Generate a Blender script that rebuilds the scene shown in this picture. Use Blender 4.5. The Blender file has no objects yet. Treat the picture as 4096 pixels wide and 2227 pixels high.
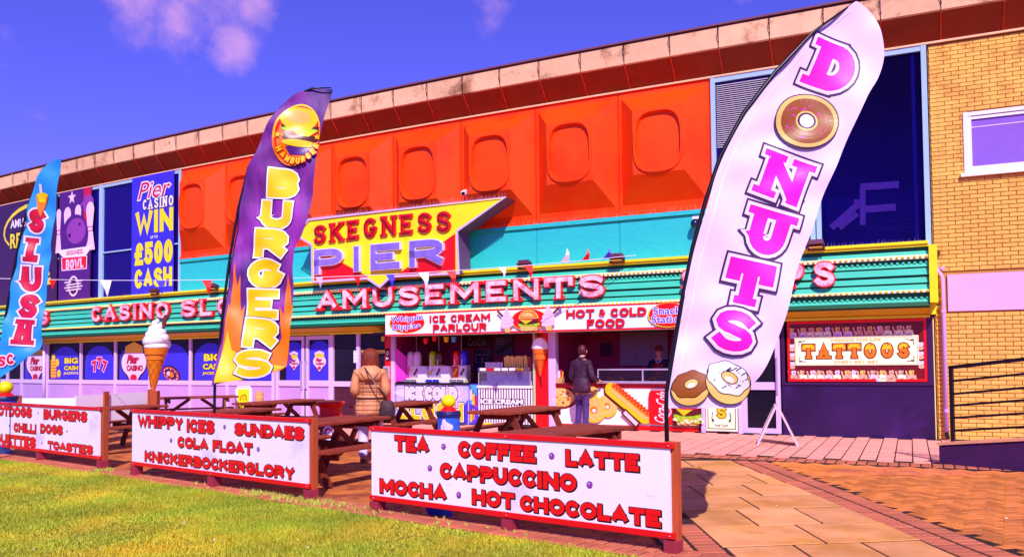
import bpy, bmesh, math, random
import numpy as np
from mathutils import Vector, Matrix
from mathutils.geometry import tessellate_polygon
random.seed(7)
SC = bpy.context.scene
COL = SC.collection
PI = math.pi

# ------------------------------------------------------------ camera, sky, sun, exposure
CAM_H = 1.48; FOC = 3322.6; PITCH = math.radians(2.156); ROLL = math.radians(-.515)
cd = bpy.data.cameras.new('camera'); cam = bpy.data.objects.new('camera', cd); COL.objects.link(cam)
SC.camera = cam
_F = Vector((0, math.cos(PITCH), math.sin(PITCH))); _U0 = Vector((0, -math.sin(PITCH), math.cos(PITCH))); _R0 = Vector((1, 0, 0))
_R = _R0*math.cos(ROLL) + _U0*math.sin(ROLL); _U = -_R0*math.sin(ROLL) + _U0*math.cos(ROLL)
m = Matrix.Identity(4)
for i, v in enumerate((_R, _U, -_F)):
    for j in range(3): m[j][i] = v[j]
m.translation = Vector((0, 0, CAM_H)); cam.matrix_world = m
cd.sensor_width = 36; cd.lens = 36*FOC/4096; cd.shift_y = (1317.8-1113.5)/4096; cd.clip_end = 3000; cd.clip_start = .05
SUN_EL = math.radians(42); SUN_AZ = math.radians(-5)      # direction the light travels, from +y towards +x
ld = bpy.data.lights.new('sun', 'SUN'); ld.energy = 5.0; ld.angle = math.radians(.5); ld.color = (1, .9, .87)
sun = bpy.data.objects.new('sun', ld); COL.objects.link(sun)
tr = Vector((math.sin(SUN_AZ)*math.cos(SUN_EL), math.cos(SUN_AZ)*math.cos(SUN_EL), -math.sin(SUN_EL)))
sun.rotation_euler = tr.to_track_quat('-Z', 'Y').to_euler(); sun.location = (0, 0, 40)
wd = bpy.data.worlds.new('World'); SC.world = wd; wd.use_nodes = True
nt = wd.node_tree; nt.nodes.clear()
def N(nt, t, **k):
    n = nt.nodes.new(t)
    for a, b in k.items():
        if a.startswith('i_'):
            key = a[2:]; key = int(key) if key.isdigit() else key.replace('_', ' ')
            n.inputs[key].default_value = b
        else: setattr(n, a, b)
    return n
sky = N(nt, 'ShaderNodeTexSky', sky_type='NISHITA', sun_disc=False)
sky.sun_elevation = SUN_EL; sky.sun_rotation = math.atan2(-tr.x, -tr.y); sky.dust_density = .3; sky.ozone_density = 2.0
tint = N(nt, 'ShaderNodeMix', data_type='RGBA', blend_type='MULTIPLY'); tint.inputs[0].default_value = 1
tint.inputs[7].default_value = (.68, .47, 1.98, 1)
nt.links.new(sky.outputs[0], tint.inputs[6])
tc = N(nt, 'ShaderNodeTexCoord')
nz = N(nt, 'ShaderNodeTexNoise', i_Scale=7.0, i_Detail=9.0, i_Roughness=.6); nt.links.new(tc.outputs['Generated'], nz.inputs['Vector'])
def pdir(x, y):
    v = _F + _R*((x-2048)/FOC) - _U*((y-1317.8)/FOC); return v.normalized()
mask = None
clouds = [(pdir(830, -40), .10), (pdir(560, -30), .075), (pdir(930, 165), .052), (pdir(700, 60), .05), (pdir(1010, 20), .05), (pdir(2990, -30), .045),
          (Vector((-.5, .3, .8)), .15), (Vector((.6, .5, .6)), .12), (Vector((-.8, -.3, .5)), .2), (Vector((.3, -.8, .4)), .2), (Vector((.8, -.3, .45)), .15)]
for d_, r_ in clouds:
    dn = N(nt, 'ShaderNodeVectorMath', operation='DISTANCE'); nt.links.new(tc.outputs['Generated'], dn.inputs[0]); dn.inputs[1].default_value = d_.normalized()
    mr = N(nt, 'ShaderNodeMapRange', interpolation_type='SMOOTHSTEP', i_1=r_*1.25, i_2=0.0, i_3=0.0, i_4=1.0); nt.links.new(dn.outputs['Value'], mr.inputs[0])
    if mask is None: mask = mr.outputs[0]
    else:
        mx = N(nt, 'ShaderNodeMath', operation='MAXIMUM'); nt.links.new(mask, mx.inputs[0]); nt.links.new(mr.outputs[0], mx.inputs[1]); mask = mx.outputs[0]
ad = N(nt, 'ShaderNodeMath', operation='MULTIPLY_ADD', i_1=.62); nt.links.new(mask, ad.inputs[0]); nc = N(nt, 'ShaderNodeMath', operation='MULTIPLY_ADD', i_1=2.3, i_2=-.62); nt.links.new(nz.outputs[0], nc.inputs[0]); nt.links.new(nc.outputs[0], ad.inputs[2])
mr = N(nt, 'ShaderNodeMapRange', interpolation_type='SMOOTHSTEP', i_1=.80, i_2=1.42, i_3=0.0, i_4=.85); nt.links.new(ad.outputs[0], mr.inputs[0])
mc = N(nt, 'ShaderNodeMix', data_type='RGBA'); nt.links.new(mr.outputs[0], mc.inputs[0]); nt.links.new(tint.outputs[2], mc.inputs[6])
mc.inputs[7].default_value = (7.0, 3.7, 8.6, 1)
bg = N(nt, 'ShaderNodeBackground', i_Strength=.1); nt.links.new(mc.outputs[2], bg.inputs[0])
wo = N(nt, 'ShaderNodeOutputWorld'); nt.links.new(bg.outputs[0], wo.inputs[0])
SC.view_settings.view_transform = 'Standard'; SC.view_settings.look = 'None'; SC.view_settings.exposure = 0.04; SC.view_settings.gamma = 1
SC.view_settings.use_curve_mapping = False
SC.cycles.max_bounces = 6; SC.cycles.transparent_max_bounces = 8; SC.cycles.caustics_reflective = False; SC.cycles.caustics_refractive = False

# ------------------------------------------------------------ survey: where things stand
TH = math.radians(27.739); KU = -.0046874; D0 = 18.896
def W(u, d=0., z=0.):                      # along the gently curved front (u), out of it (d), up (z)
    a = TH+KU*u
    return Vector(((math.sin(a)-math.sin(TH))/KU - d*math.sin(a), D0+(math.cos(a)-math.cos(TH))/KU - d*math.cos(a), z))
def ang(u): return -(TH+KU*u)
def ray(x, y): return _F + _R*((x-2048)/FOC) - _U*((y-1317.8)/FOC)
def G(x, y, z=0.):
    v = ray(x, y); t = (z-CAM_H)/v.z; return Vector((v.x*t, v.y*t, z))
def FU(x, y, d=0.):
    v = ray(x, y); lo, hi = -60, 30
    for _ in range(45):
        mm = (lo+hi)/2; X = W(mm, d)
        if X.x*v.y < v.x*X.y: lo = mm
        else: hi = mm
    return mm, CAM_H+v.z*(W(mm, d).y/v.y)
def Zm(s, ox, oy): return lambda x, y: (ox+x/s, oy+y/s)
def DP(x, y): return (x*1.59006, y*1.59006)

# ------------------------------------------------------------ materials
def c(r, g, b, k=1.):
    f = lambda q: ((q/255+.055)/1.055)**2.4 if q > 10 else q/255/12.92
    return (min(f(r)*k, .95), min(f(g)*k, .95), min(f(b)*k, .95))
_m = {}
def M(name, col=None, rough=.55, metal=0., var=.10, vs=5., bump=0., bs=40., spec=.4, stretch=(1, 1, 1), col2=None, c2=(.5, .62), trans=0., coat=0., bd=.01):
    if name in _m: return _m[name]
    mt = bpy.data.materials.new(name); mt.use_nodes = True; t = mt.node_tree; b = t.nodes['Principled BSDF']
    b.inputs['Roughness'].default_value = rough; b.inputs['Metallic'].default_value = metal; b.inputs['Specular IOR Level'].default_value = spec
    b.inputs['Coat Weight'].default_value = coat
    tcn = N(t, 'ShaderNodeTexCoord'); mp = N(t, 'ShaderNodeMapping'); mp.inputs['Scale'].default_value = stretch
    t.links.new(tcn.outputs['Object'], mp.inputs[0])
    n1 = N(t, 'ShaderNodeTexNoise', i_Scale=vs, i_Detail=6.0, i_Roughness=.6); t.links.new(mp.outputs[0], n1.inputs['Vector'])
    mr = N(t, 'ShaderNodeMapRange', i_1=.3, i_2=.7, i_3=1-var, i_4=1+var); t.links.new(n1.outputs[0], mr.inputs[0])
    oi = N(t, 'ShaderNodeObjectInfo'); mo = N(t, 'ShaderNodeMapRange', i_1=0., i_2=1., i_3=1-var*.8, i_4=1+var*.8); t.links.new(oi.outputs['Random'], mo.inputs[0])
    mm = N(t, 'ShaderNodeMath', operation='MULTIPLY'); t.links.new(mr.outputs[0], mm.inputs[0]); t.links.new(mo.outputs[0], mm.inputs[1])
    x = N(t, 'ShaderNodeMix', data_type='RGBA', blend_type='MULTIPLY'); x.inputs[0].default_value = 1; x.inputs[6].default_value = (*col, 1)
    src = None
    if col2:
        x2 = N(t, 'ShaderNodeMix', data_type='RGBA'); x2.inputs[6].default_value = (*col, 1); x2.inputs[7].default_value = (*col2, 1)
        n3 = N(t, 'ShaderNodeTexNoise', i_Scale=vs*.6, i_Detail=7.0, i_Roughness=.68); t.links.new(mp.outputs[0], n3.inputs['Vector'])
        m3 = N(t, 'ShaderNodeMapRange', i_1=c2[0], i_2=c2[1], i_3=0., i_4=1.); t.links.new(n3.outputs[0], m3.inputs[0]); t.links.new(m3.outputs[0], x2.inputs[0])
        t.links.new(x2.outputs[2], x.inputs[6])
    t.links.new(mm.outputs[0], x.inputs[7]); t.links.new(x.outputs[2], b.inputs['Base Color'])
    if bump and 0: pass
    if bump:
        n2 = N(t, 'ShaderNodeTexNoise', i_Scale=bs, i_Detail=4.0); t.links.new(mp.outputs[0], n2.inputs['Vector'])
        bn = N(t, 'ShaderNodeBump', i_Strength=min(1, bump), i_Distance=bd); t.links.new(n2.outputs[0], bn.inputs['Height']); t.links.new(bn.outputs[0], b.inputs['Normal'])
    if trans:
        out = t.nodes['Material Output']; tp = N(t, 'ShaderNodeBsdfTransparent'); tp.inputs[0].default_value = (*[min(1, q*1.3+.8) for q in col], 1)
        ms = N(t, 'ShaderNodeMixShader'); fr = N(t, 'ShaderNodeFresnel', i_IOR=1.5)
        ma = N(t, 'ShaderNodeMath', operation='ADD', i_1=1-trans); ma.use_clamp = True
        t.links.new(fr.outputs[0], ma.inputs[0]); t.links.new(ma.outputs[0], ms.inputs[0]); t.links.new(tp.outputs[0], ms.inputs[1]); t.links.new(b.outputs[0], ms.inputs[2]); t.links.new(ms.outputs[0], out.inputs[0])
    _m[name] = mt; return mt
F = {  # flat print and paint colours
 'white': (244, 232, 250), 'red': (235, 12, 20), 'black': (14, 8, 16), 'yellow': (250, 225, 10), 'gold': (245, 200, 20), 'blue': (62, 48, 225), 'purple': (84, 22, 120), 'plum': (60, 20, 72),
 'pink': (240, 20, 190), 'orange': (250, 120, 20), 'brown': (150, 78, 20), 'tan': (240, 190, 100), 'cream': (255, 248, 205), 'lilac': (205, 165, 220), 'violet': (150, 130, 225), 'navy': (30, 20, 95),
 'cyan': (70, 170, 240), 'crimson': (205, 15, 60), 'softpink': (238, 205, 232), 'grey': (170, 150, 175), 'green': (150, 200, 40), 'darkred': (120, 10, 20), 'maroon': (70, 14, 36), 'choc': (110, 45, 25),
 'skin': (225, 170, 140), 'dim': (95, 70, 95), 'magenta': (150, 60, 165), 'lime': (175, 215, 30), 'seed': (250, 230, 190), 'meat': (90, 30, 15), 'lightblue': (150, 175, 240)}
def P(k):
    return M('print_'+k, c(*F[k]), rough=.35, var=.03, vs=3)
# ------------------------------------------------------------ objects
def thing(name, label, cat, loc=(0, 0, 0), rotz=0., group=None):
    o = bpy.data.objects.new(name, None); COL.objects.link(o); o.location = loc; o.rotation_euler = (0, 0, rotz); o.empty_display_size = .1
    o['label'] = label; o['category'] = cat
    if group: o['group'] = group
    return o
def tag(o, label, cat, group=None):
    o['label'] = label; o['category'] = cat
    if group: o['group'] = group
    return o
def mw(o):
    m = Matrix.Translation(o.location) @ o.rotation_euler.to_matrix().to_4x4()
    p = o.parent
    return mw(p) @ m if p else m
class B:                                     # collects shapes into one mesh
    def __init__(s): s.v = []; s.f = []; s.mi = []; s.k = 0; s.T = None
    def add(s, vs, fs):
        n = len(s.v)
        if s.T: vs = [s.T @ Vector(q) for q in vs]
        s.v += [tuple(q) for q in vs]; s.f += [tuple(i+n for i in f) for f in fs]; s.mi += [s.k]*len(fs); return s
    def box(s, x0, x1, y0, y1, z0, z1):
        return s.add([(x, y, z) for z in (z0, z1) for y in (y0, y1) for x in (x0, x1)], [(0, 2, 3, 1), (4, 5, 7, 6), (0, 1, 5, 4), (2, 6, 7, 3), (0, 4, 6, 2), (1, 3, 7, 5)])
    def fbox(s, u0, u1, d0, d1, z0, z1, step=1.5, z1b=None):      # box that follows the curved front, d0 inner, d1 outer
        n = max(1, int(math.ceil(abs(u1-u0)/step))); vs = []; fs = []
        for i in range(n+1):
            u = u0+(u1-u0)*i/n
            vs += [W(u, d1, z0), W(u, d0, z0), W(u, d0, z1), W(u, d1, z1)]
        for i in range(n):
            a = 4*i; b = a+4
            for j in range(4): k = (j+1) % 4; fs.append((a+j, a+k, b+k, b+j))
        fs.append((3, 2, 1, 0)); fs.append((4*n, 4*n+1, 4*n+2, 4*n+3)); return s.add(vs, fs)
    def sweep(s, prof, u0, u1, step=1.5):                       # closed profile [(d,z)]
        n = max(1, int(math.ceil(abs(u1-u0)/step))); k = len(prof); vs = []; fs = []
        for i in range(n+1):
            u = u0+(u1-u0)*i/n; vs += [W(u, d, z) for d, z in prof]
        for i in range(n):
            for j in range(k): q = (j+1) % k; fs.append((k*i+j, k*i+q, k*i+k+q, k*i+k+j))
        fs.append(tuple(range(k))[::-1]); fs.append(tuple(k*n+j for j in range(k))); return s.add(vs, fs)
    def bar(s, p, q, w, h=None, up=(0, 0, 1)):                   # rectangular bar from p to q, w across, h along up
        h = h or w; p = Vector(p); q = Vector(q); d = (q-p).normalized(); u = Vector(up); x = d.cross(u)
        if x.length < 1e-4: x = d.cross(Vector((1, 0, 0)))
        x.normalize(); u = x.cross(d).normalized(); vs = []
        for e in (p, q):
            for a, b in ((-1, -1), (1, -1), (1, 1), (-1, 1)): vs.append(e+x*a*w/2+u*b*h/2)
        return s.add(vs, [(0, 1, 2, 3), (7, 6, 5, 4), (0, 4, 5, 1), (1, 5, 6, 2), (2, 6, 7, 3), (3, 7, 4, 0)])
    def tube(s, pts, r, n=8, cap=True):
        pts = [Vector(p) for p in pts]; rs = r if isinstance(r, (list, tuple)) else [r]*len(pts); vs = []; fs = []; pu = None
        for i, p in enumerate(pts):
            d = (pts[min(i+1, len(pts)-1)]-pts[max(i-1, 0)]).normalized()
            x = d.cross(pu) if pu else d.cross(Vector((0, 0, 1)))
            if x.length < 1e-3: x = d.cross(Vector((1, 0, 0)))
            x.normalize(); y = x.cross(d).normalized(); pu = y
            for k in range(n): a = 2*PI*k/n; vs.append(p+x*math.cos(a)*rs[i]+y*math.sin(a)*rs[i])
        for i in range(len(pts)-1):
            for k in range(n): q = (k+1) % n; fs.append((i*n+k, i*n+q, i*n+n+q, i*n+n+k))
        if cap: fs.append(tuple(range(n))[::-1]); fs.append(tuple((len(pts)-1)*n+k for k in range(n)))
        return s.add(vs, fs)
    def lathe(s, prof, c0=(0, 0, 0), n=20, sq=(1, 1), fn=None):
        vs = []; fs = []
        for i, (r, z) in enumerate(prof):
            for k in range(n):
                a = 2*PI*k/n; rr = r*(fn(a, z) if fn else 1); vs.append((c0[0]+rr*math.cos(a)*sq[0], c0[1]+rr*math.sin(a)*sq[1], c0[2]+z))
        for i in range(len(prof)-1):
            for k in range(n): q = (k+1) % n; fs.append((i*n+k, i*n+q, i*n+n+q, i*n+n+k))
        fs.append(tuple(range(n))[::-1]); fs.append(tuple((len(prof)-1)*n+k for k in range(n))); return s.add(vs, fs)
    def ball(s, c0, r, n=12, sq=(1, 1, 1)):
        h = n//2; return s.lathe([(max(.001, r*math.sin(PI*i/h))*1, -r*sq[2]*math.cos(PI*i/h)) for i in range(h+1)], c0, n, sq[:2])
    def prism(s, pts, y0, y1):                 # polygon in x,z extruded from y0 (front) to y1 (back)
        k = len(pts); vs = [(x, y0, z) for x, z in pts]+[(x, y1, z) for x, z in pts]
        tri = tessellate_polygon([[Vector((x, z, 0)) for x, z in pts]])
        fs = [tuple(t) for t in tri]+[tuple(i+k for i in t)[::-1] for t in tri]
        for j in range(k): q = (j+1) % k; fs.append((j, j+k, q+k, q))
        return s.add(vs, fs)
    def build(s, name, mat, parent=None, world=False, smooth=False, bevel=0., kind=None, label=None):
        me = bpy.data.meshes.new(name); vs = s.v
        if world and parent:
            inv = mw(parent).inverted(); vs = [inv @ Vector(q) for q in vs]
        me.from_pydata(vs, [], s.f)
        mats = mat if isinstance(mat, (list, tuple)) else [mat]
        for q in mats: me.materials.append(q)
        if len(mats) > 1: me.polygons.foreach_set('material_index', s.mi)
        bm = bmesh.new(); bm.from_mesh(me); bmesh.ops.recalc_face_normals(bm, faces=bm.faces); bm.to_mesh(me); bm.free()
        if smooth: me.polygons.foreach_set('use_smooth', [True]*len(me.polygons))
        o = bpy.data.objects.new(name, me); COL.objects.link(o)
        if parent: o.parent = parent
        if bevel:
            b = o.modifiers.new('bevel', 'BEVEL'); b.width = bevel; b.segments = 2; b.limit_method = 'ANGLE'; b.angle_limit = .7
        if kind: o['kind'] = kind
        if label: o['label'] = label
        return o
def place(me, name, loc, parent=None, rotz=0., mat=None, scale=None):
    o = bpy.data.objects.new(name, me); COL.objects.link(o); o.location = loc; o.rotation_euler = (0, 0, rotz)
    if parent: o.parent = parent
    if scale: o.scale = scale
    return o
def kids(o): return [x for x in bpy.data.objects if x.parent is o]
def dup(root, loc, rotz, label=None, group=None):
    r = root.copy(); COL.objects.link(r); r.location = loc; r.rotation_euler = (0, 0, rotz)
    if label: r['label'] = label
    if group: r['group'] = group
    for ch in kids(root):
        q = ch.copy(); COL.objects.link(q); q.parent = r
        for g_ in kids(ch):
            h = g_.copy(); COL.objects.link(h); h.parent = q
    return r
def boxmesh(name, sx, sy, sz, mat, bev=.004):
    bm = bmesh.new(); bmesh.ops.create_cube(bm, size=1)
    for v in bm.verts: v.co = Vector((v.co.x*sx, v.co.y*sy, v.co.z*sz))
    me = bpy.data.meshes.new(name)
    if bev: # chamfer only the face that shows
        bmesh.ops.bevel(bm, geom=[e for e in bm.edges], offset=bev, segments=1, affect='EDGES')
    bm.to_mesh(me); bm.free(); me.materials.append(mat); return me

# ------------------------------------------------------------ stroke lettering
def E(cx, cy, rx, ry, a0, a1, n=9): return [(cx+rx*math.cos(math.radians(a0+(a1-a0)*i/n)), cy+ry*math.sin(math.radians(a0+(a1-a0)*i/n))) for i in range(n+1)]
GL = {
 'A': (.95, [[(0, 0), (.5, 1), (1, 0)], [(.2, .33), (.8, .33)]], [(0, 0), (1, 0)]),
 'B': (.85, [[(0, 0), (0, 1), (.5, 1)]+E(.55, .76, .4, .24, 90, -90, 6)+[(0, .52)], [(.3, .52), (.55, .52)]+E(.6, .26, .4, .26, 90, -90, 6)+[(0, 0)]], [(0, 0), (0, 1)]),
 'C': (.85, [E(.52, .5, .5, .5, 48, 312, 14)], []),
 'D': (.88, [[(0, 0), (0, 1), (.4, 1)]+E(.45, .5, .55, .5, 90, -90, 10)+[(0, 0)]], [(0, 0), (0, 1)]),
 'E': (.78, [[(1, 0), (0, 0), (0, 1), (1, 1)], [(0, .5), (.72, .5)]], [(0, 0), (0, 1)]),
 'F': (.75, [[(0, 0), (0, 1), (1, 1)], [(0, .5), (.8, .5)]], [(0, 0), (0, 1)]),
 'G': (.9, [E(.52, .5, .5, .5, 50, 350, 15)+[(1, .42), (.6, .42)]], []),
 'H': (.9, [[(0, 0), (0, 1)], [(1, 0), (1, 1)], [(0, .5), (1, .5)]], [(0, 0), (0, 1), (1, 0), (1, 1)]),
 'I': (.3, [[(.5, 0), (.5, 1)]], [(.5, 0), (.5, 1)]),
 'J': (.7, [[(1, 1), (1, .35)]+E(.5, .35, .5, .35, 0, -170, 8)], [(1, 1)]),
 'K': (.9, [[(0, 0), (0, 1)], [(1, 1), (.08, .45)], [(.3, .62), (1, 0)]], [(0, 0), (0, 1), (1, 0), (1, 1)]),
 'L': (.72, [[(0, 1), (0, 0), (1, 0)]], [(0, 1), (0, 0)]),
 'M': (1.1, [[(0, 0), (0, 1)], [(.03, 1), (.5, .3), (.97, 1)], [(1, 1), (1, 0)]], [(0, 0), (0, 1), (1, 0), (1, 1)]),
 'N': (.92, [[(0, 0), (0, 1)], [(0, 1), (1, 0)], [(1, 0), (1, 1)]], [(0, 0), (0, 1), (1, 1)]),
 'O': (.95, [E(.5, .5, .5, .5, 90, 450, 18)[:-1]+['c']], []),
 'P': (.82, [[(0, 0), (0, 1), (.55, 1)]+E(.6, .73, .4, .27, 90, -90, 7)+[(0, .46)]], [(0, 0), (0, 1)]),
 'R': (.88, [[(0, 0), (0, 1), (.5, 1)]+E(.55, .74, .4, .26, 90, -90, 7)+[(0, .48)], [(.45, .48), (1, 0)]], [(0, 0), (0, 1), (1, 0)]),
 'S': (.86, [E(.5, .77, .48, .23, 20, 262, 9)+E(.5, .25, .5, .25, 82, -160, 9)], []),
 'T': (.85, [[(0, 1), (1, 1)], [(.5, 1), (.5, 0)]], [(.5, 0)]),
 'U': (.88, [[(0, 1), (0, .4)]+E(.5, .4, .5, .4, 180, 360, 10)+[(1, 1)]], [(0, 1), (1, 1)]),
 'W': (1.2, [[(0, 1), (.25, 0), (.5, .8), (.75, 0), (1, 1)]], [(0, 1), (1, 1)]),
 'Y': (.88, [[(0, 1), (.5, .45), (1, 1)], [(.5, .45), (.5, 0)]], [(0, 1), (1, 1), (.5, 0)]),
 '0': (.75, [E(.5, .5, .5, .5, 90, 450, 18)[:-1]+['c']], []),
 '5': (.75, [[(.95, 1), (.1, 1), (.05, .55)]+E(.45, .32, .52, .32, 120, -150, 10)], []),
 '7': (.78, [[(0, .95), (1, .95), (.4, 0)]], []),
 '£': (.8, [E(.6, .75, .35, .25, 20, 180, 7)+[(.3, .3), (.1, 0), (1, 0)], [(0, .45), (.75, .45)]], []),
 "'": (.2, [[(.5, 1), (.5, .75)]], []),
}
def layout(txt, x0, x1, z0, z1, wt=.2, track=.10, slab=False, mw_=None):
    """letters fitted to a box -> [(char, [(path, width, closed)])]"""
    h = z1-z0; ws = [(.45 if ch == ' ' else GL[ch][0]) for ch in txt]
    if slab: ws = [w+(.12 if ch != ' ' else 0) for w, ch in zip(ws, txt)]
    tot = sum(ws)+track*(len(txt)-1); k = (x1-x0)/tot; w = wt*h; x = x0; out = []
    w = min(w, .42*k)
    for ch, cw in zip(txt, ws):
        if ch != ' ':
            W_ = cw*k; st = []
            ins = w*.42 if slab else 0
            extra = [[(0, .97), (0, .74)], [(1, .97), (1, .74)]] if (slab and ch == 'T') else []
            if ch == 'T': ins = 0
            for pth in GL[ch][1]+extra:
                cl = bool(pth[-1] == 'c'); pp = pth[:-1] if cl else pth
                q = [(x+ins+w/2+a*(W_-w-2*ins), z0+w/2+b*(h-w)) for a, b in pp]; dx, dy = abs(q[1][0]-q[0][0]), abs(q[1][1]-q[0][1])
                if not cl and len(pp) < 4 and dx > .2*dy and dy > .2*dx: cl = 'd'      # slanting stroke, short ends
                st.append((q, w, cl))
            if slab:
                for a, b in GL[ch][2]:
                    cx = x+ins+w/2+a*(W_-w-2*ins); cz = z0+(w*.28 if b == 0 else h-w*.28); sl = .5 if ch == 'T' else .66
                    st.append(([(cx-w*sl, cz), (cx+w*sl, cz)], w*.56, False))
            out.append((ch, st))
        x += (cw+track)*k
    return out
def strip(path, w, closed, ext=0., seg=None, cap=True):
    ck = .12 if closed == 'd' else .98; closed = closed is True
    p = [Vector((a, b)) for a, b in path]
    if seg:
        q = []
        for i in range(len(p)-(0 if closed else 1)):
            a, b = p[i], p[(i+1) % len(p)]; n = max(1, int((b-a).length/seg)+0)
            for k in range(n): q.append(a+(b-a)*k/n)
        if not closed: q.append(p[-1])
        p = q
    n = len(p); L = []; R_ = []; hw = w/2+ext
    for i in range(n):
        a = p[i-1] if (i > 0 or closed) else None; b = p[(i+1) % n] if (i < n-1 or closed) else None
        d1 = (p[i]-a).normalized() if a is not None else None; d2 = (b-p[i]).normalized() if b is not None else None
        if d1 is None: d1 = d2
        if d2 is None: d2 = d1
        t = d1+d2; t = t.normalized() if t.length > 1e-5 else d1
        nn = Vector((-t.y, t.x)); cs = max(.62, nn.dot(Vector((-d1.y, d1.x)))); o = nn*(hw/cs); q = p[i].copy()
        if not closed and cap:
            if i == 0: q = q-d2*(w/2*ck+ext)
            if i == n-1: q = q+d1*(w/2*ck+ext)
        L.append(q+o); R_.append(q-o)
    return L, R_
class Art:
    """flat print or raised lettering: shapes in (a, b) on a surface map(a, b, off) -> world"""
    def __init__(s, mp, off=.004, dl=.0005, fine=None):
        s.b = B(); s.mp = mp if not fine else (lambda a, z, o: (a, z, o)); s.fine = fine; s.rmp = mp; s.off = off; s.dl = dl; s.n = 0; s.mats = []
    def _m(s, k):
        mt = k if not isinstance(k, str) else P(k)
        if mt not in s.mats: s.mats.append(mt)
        s.b.k = s.mats.index(mt)
    def up(s): s.n += 1; return s.off+s.n*s.dl
    def poly(s, pts, k, off=None):
        o = off if off is not None else s.up(); s._m(k)
        tri = tessellate_polygon([[Vector((x, z, 0)) for x, z in pts]]); s.b.add([s.mp(x, z, o) for x, z in pts], [tuple(t) for t in tri])
    def disc(s, cx, cz, rx, rz, k, rot=0., n=20, rings=3, a0=0, a1=360, fn=None, off=None):
        o = off if off is not None else s.up(); s._m(k); vs = [s.mp(cx, cz, o)]; fs = []; cr, sr = math.cos(rot), math.sin(rot)
        for j in range(1, rings+1):
            for i in range(n+1):
                a = math.radians(a0+(a1-a0)*i/n); q = j/rings*(fn(a) if fn else 1); x = rx*q*math.cos(a); z = rz*q*math.sin(a); vs.append(s.mp(cx+x*cr-z*sr, cz+x*sr+z*cr, o))
        for i in range(n): fs.append((0, 1+i, 2+i))
        for j in range(rings-1):
            for i in range(n): q = 1+j*(n+1)+i; fs.append((q, q+n+1, q+n+2, q+1))
        s.b.add(vs, fs)
    def line(s, path, w, k, closed=False, seg=None, off=None, cap=True, ext=0.):
        o = off if off is not None else s.up(); s._m(k); L, R_ = strip(path, w, closed, ext, seg, cap); n = len(L); closed = closed is True
        vs = [s.mp(q.x, q.y, o) for q in L]+[s.mp(q.x, q.y, o) for q in R_]; m_ = n if closed else n-1
        s.b.add(vs, [(i, (i+1) % n, n+(i+1) % n, n+i) for i in range(m_)])
    def solid(s, path, w, k, closed, o0, o1, ext=0.):
        s._m(k); L, R_ = strip(path, w, closed, ext); n = len(L); closed = closed is True
        vs = [s.mp(q.x, q.y, o) for o in (o1, o0) for q in L+R_]; m_ = n if closed else n-1; fs = []
        for i in range(m_):
            j = (i+1) % n; fs += [(i, j, n+j, n+i), (i, 2*n+i, 2*n+j, j), (n+i, n+j, 3*n+j, 3*n+i)]
        if not closed: fs += [(0, n, 3*n, 2*n), (n-1, 3*n-1, 4*n-1, 2*n-1)]
        s.b.add(vs, fs)
    def text(s, txt, x0, x1, z0, z1, k, wt=.22, track=.10, outl=(), slab=False, rot=0., seg=None, shadow=None, shear=0., arch=0.):
        lay = layout(txt, x0, x1, z0, z1, wt, track, slab); cx, cz = (x0+x1)/2, (z0+z1)/2; cr, sr = math.cos(rot), math.sin(rot)
        def tf(q, dx=0., dz=0.):
            x, z = q; z += arch*(1-((x-cx)/((x1-x0)/2+1e-6))**2); x += shear*(z-cz); X = x-cx; Z = z-cz
            return (cx+dx+X*cr-Z*sr, cz+dz+X*sr+Z*cr)
        passes = []
        if shadow: passes.append((shadow[0], outl[0][0] if outl else 0, shadow[1], shadow[2]))
        for e, kk in outl: passes.append((kk, e, 0, 0))
        passes.append((k, 0, 0, 0))
        for kk, e, dx, dz in passes:
            base = s.up(); i = 0
            for ch, st in lay:
                for pth, w, cl in st:
                    s.line([tf(q, dx, dz) for q in pth], w, kk, cl, seg, off=base+(i % 5)*s.dl*.16, ext=e); i += 1
            s.n += 0
    def btext(s, txt, cx, cz, h, k, width=None, bold=0., shear=0., rot=0., outl=()):
        for e, kk in list(outl)+[(0, k)]:
            cu = bpy.data.curves.new('t', 'FONT'); cu.body = txt; cu.size = 1; cu.offset = bold+e; cu.shear = shear; cu.align_x = 'CENTER'; cu.resolution_u = 3; cu.fill_mode = 'FRONT'
            ob = bpy.data.objects.new('t', cu); COL.objects.link(ob); dg = bpy.context.evaluated_depsgraph_get(); me = bpy.data.meshes.new_from_object(ob.evaluated_get(dg))
            vs = [v.co.copy() for v in me.vertices]; fs = [tuple(p.vertices) for p in me.polygons]; bpy.data.objects.remove(ob); bpy.data.curves.remove(cu); bpy.data.meshes.remove(me)
            if not vs: return
            if e == (list(outl)+[(0, k)])[0][0]:
                x0 = min(v.x for v in vs); x1 = max(v.x for v in vs); y0 = min(v.y for v in vs); y1 = max(v.y for v in vs)
                sz = h/(y1-y0); sx = width/(x1-x0) if width else sz; mx, my = (x0+x1)/2, (y0+y1)/2
            o = s.up(); s._m(kk); cr, sr = math.cos(rot), math.sin(rot); pv = []
            for v in vs:
                X = (v.x-mx)*sx; Z = (v.y-my)*sz; pv.append(s.mp(cx+X*cr-Z*sr, cz+X*sr+Z*cr, o))
            s.b.add(pv, fs)
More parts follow.
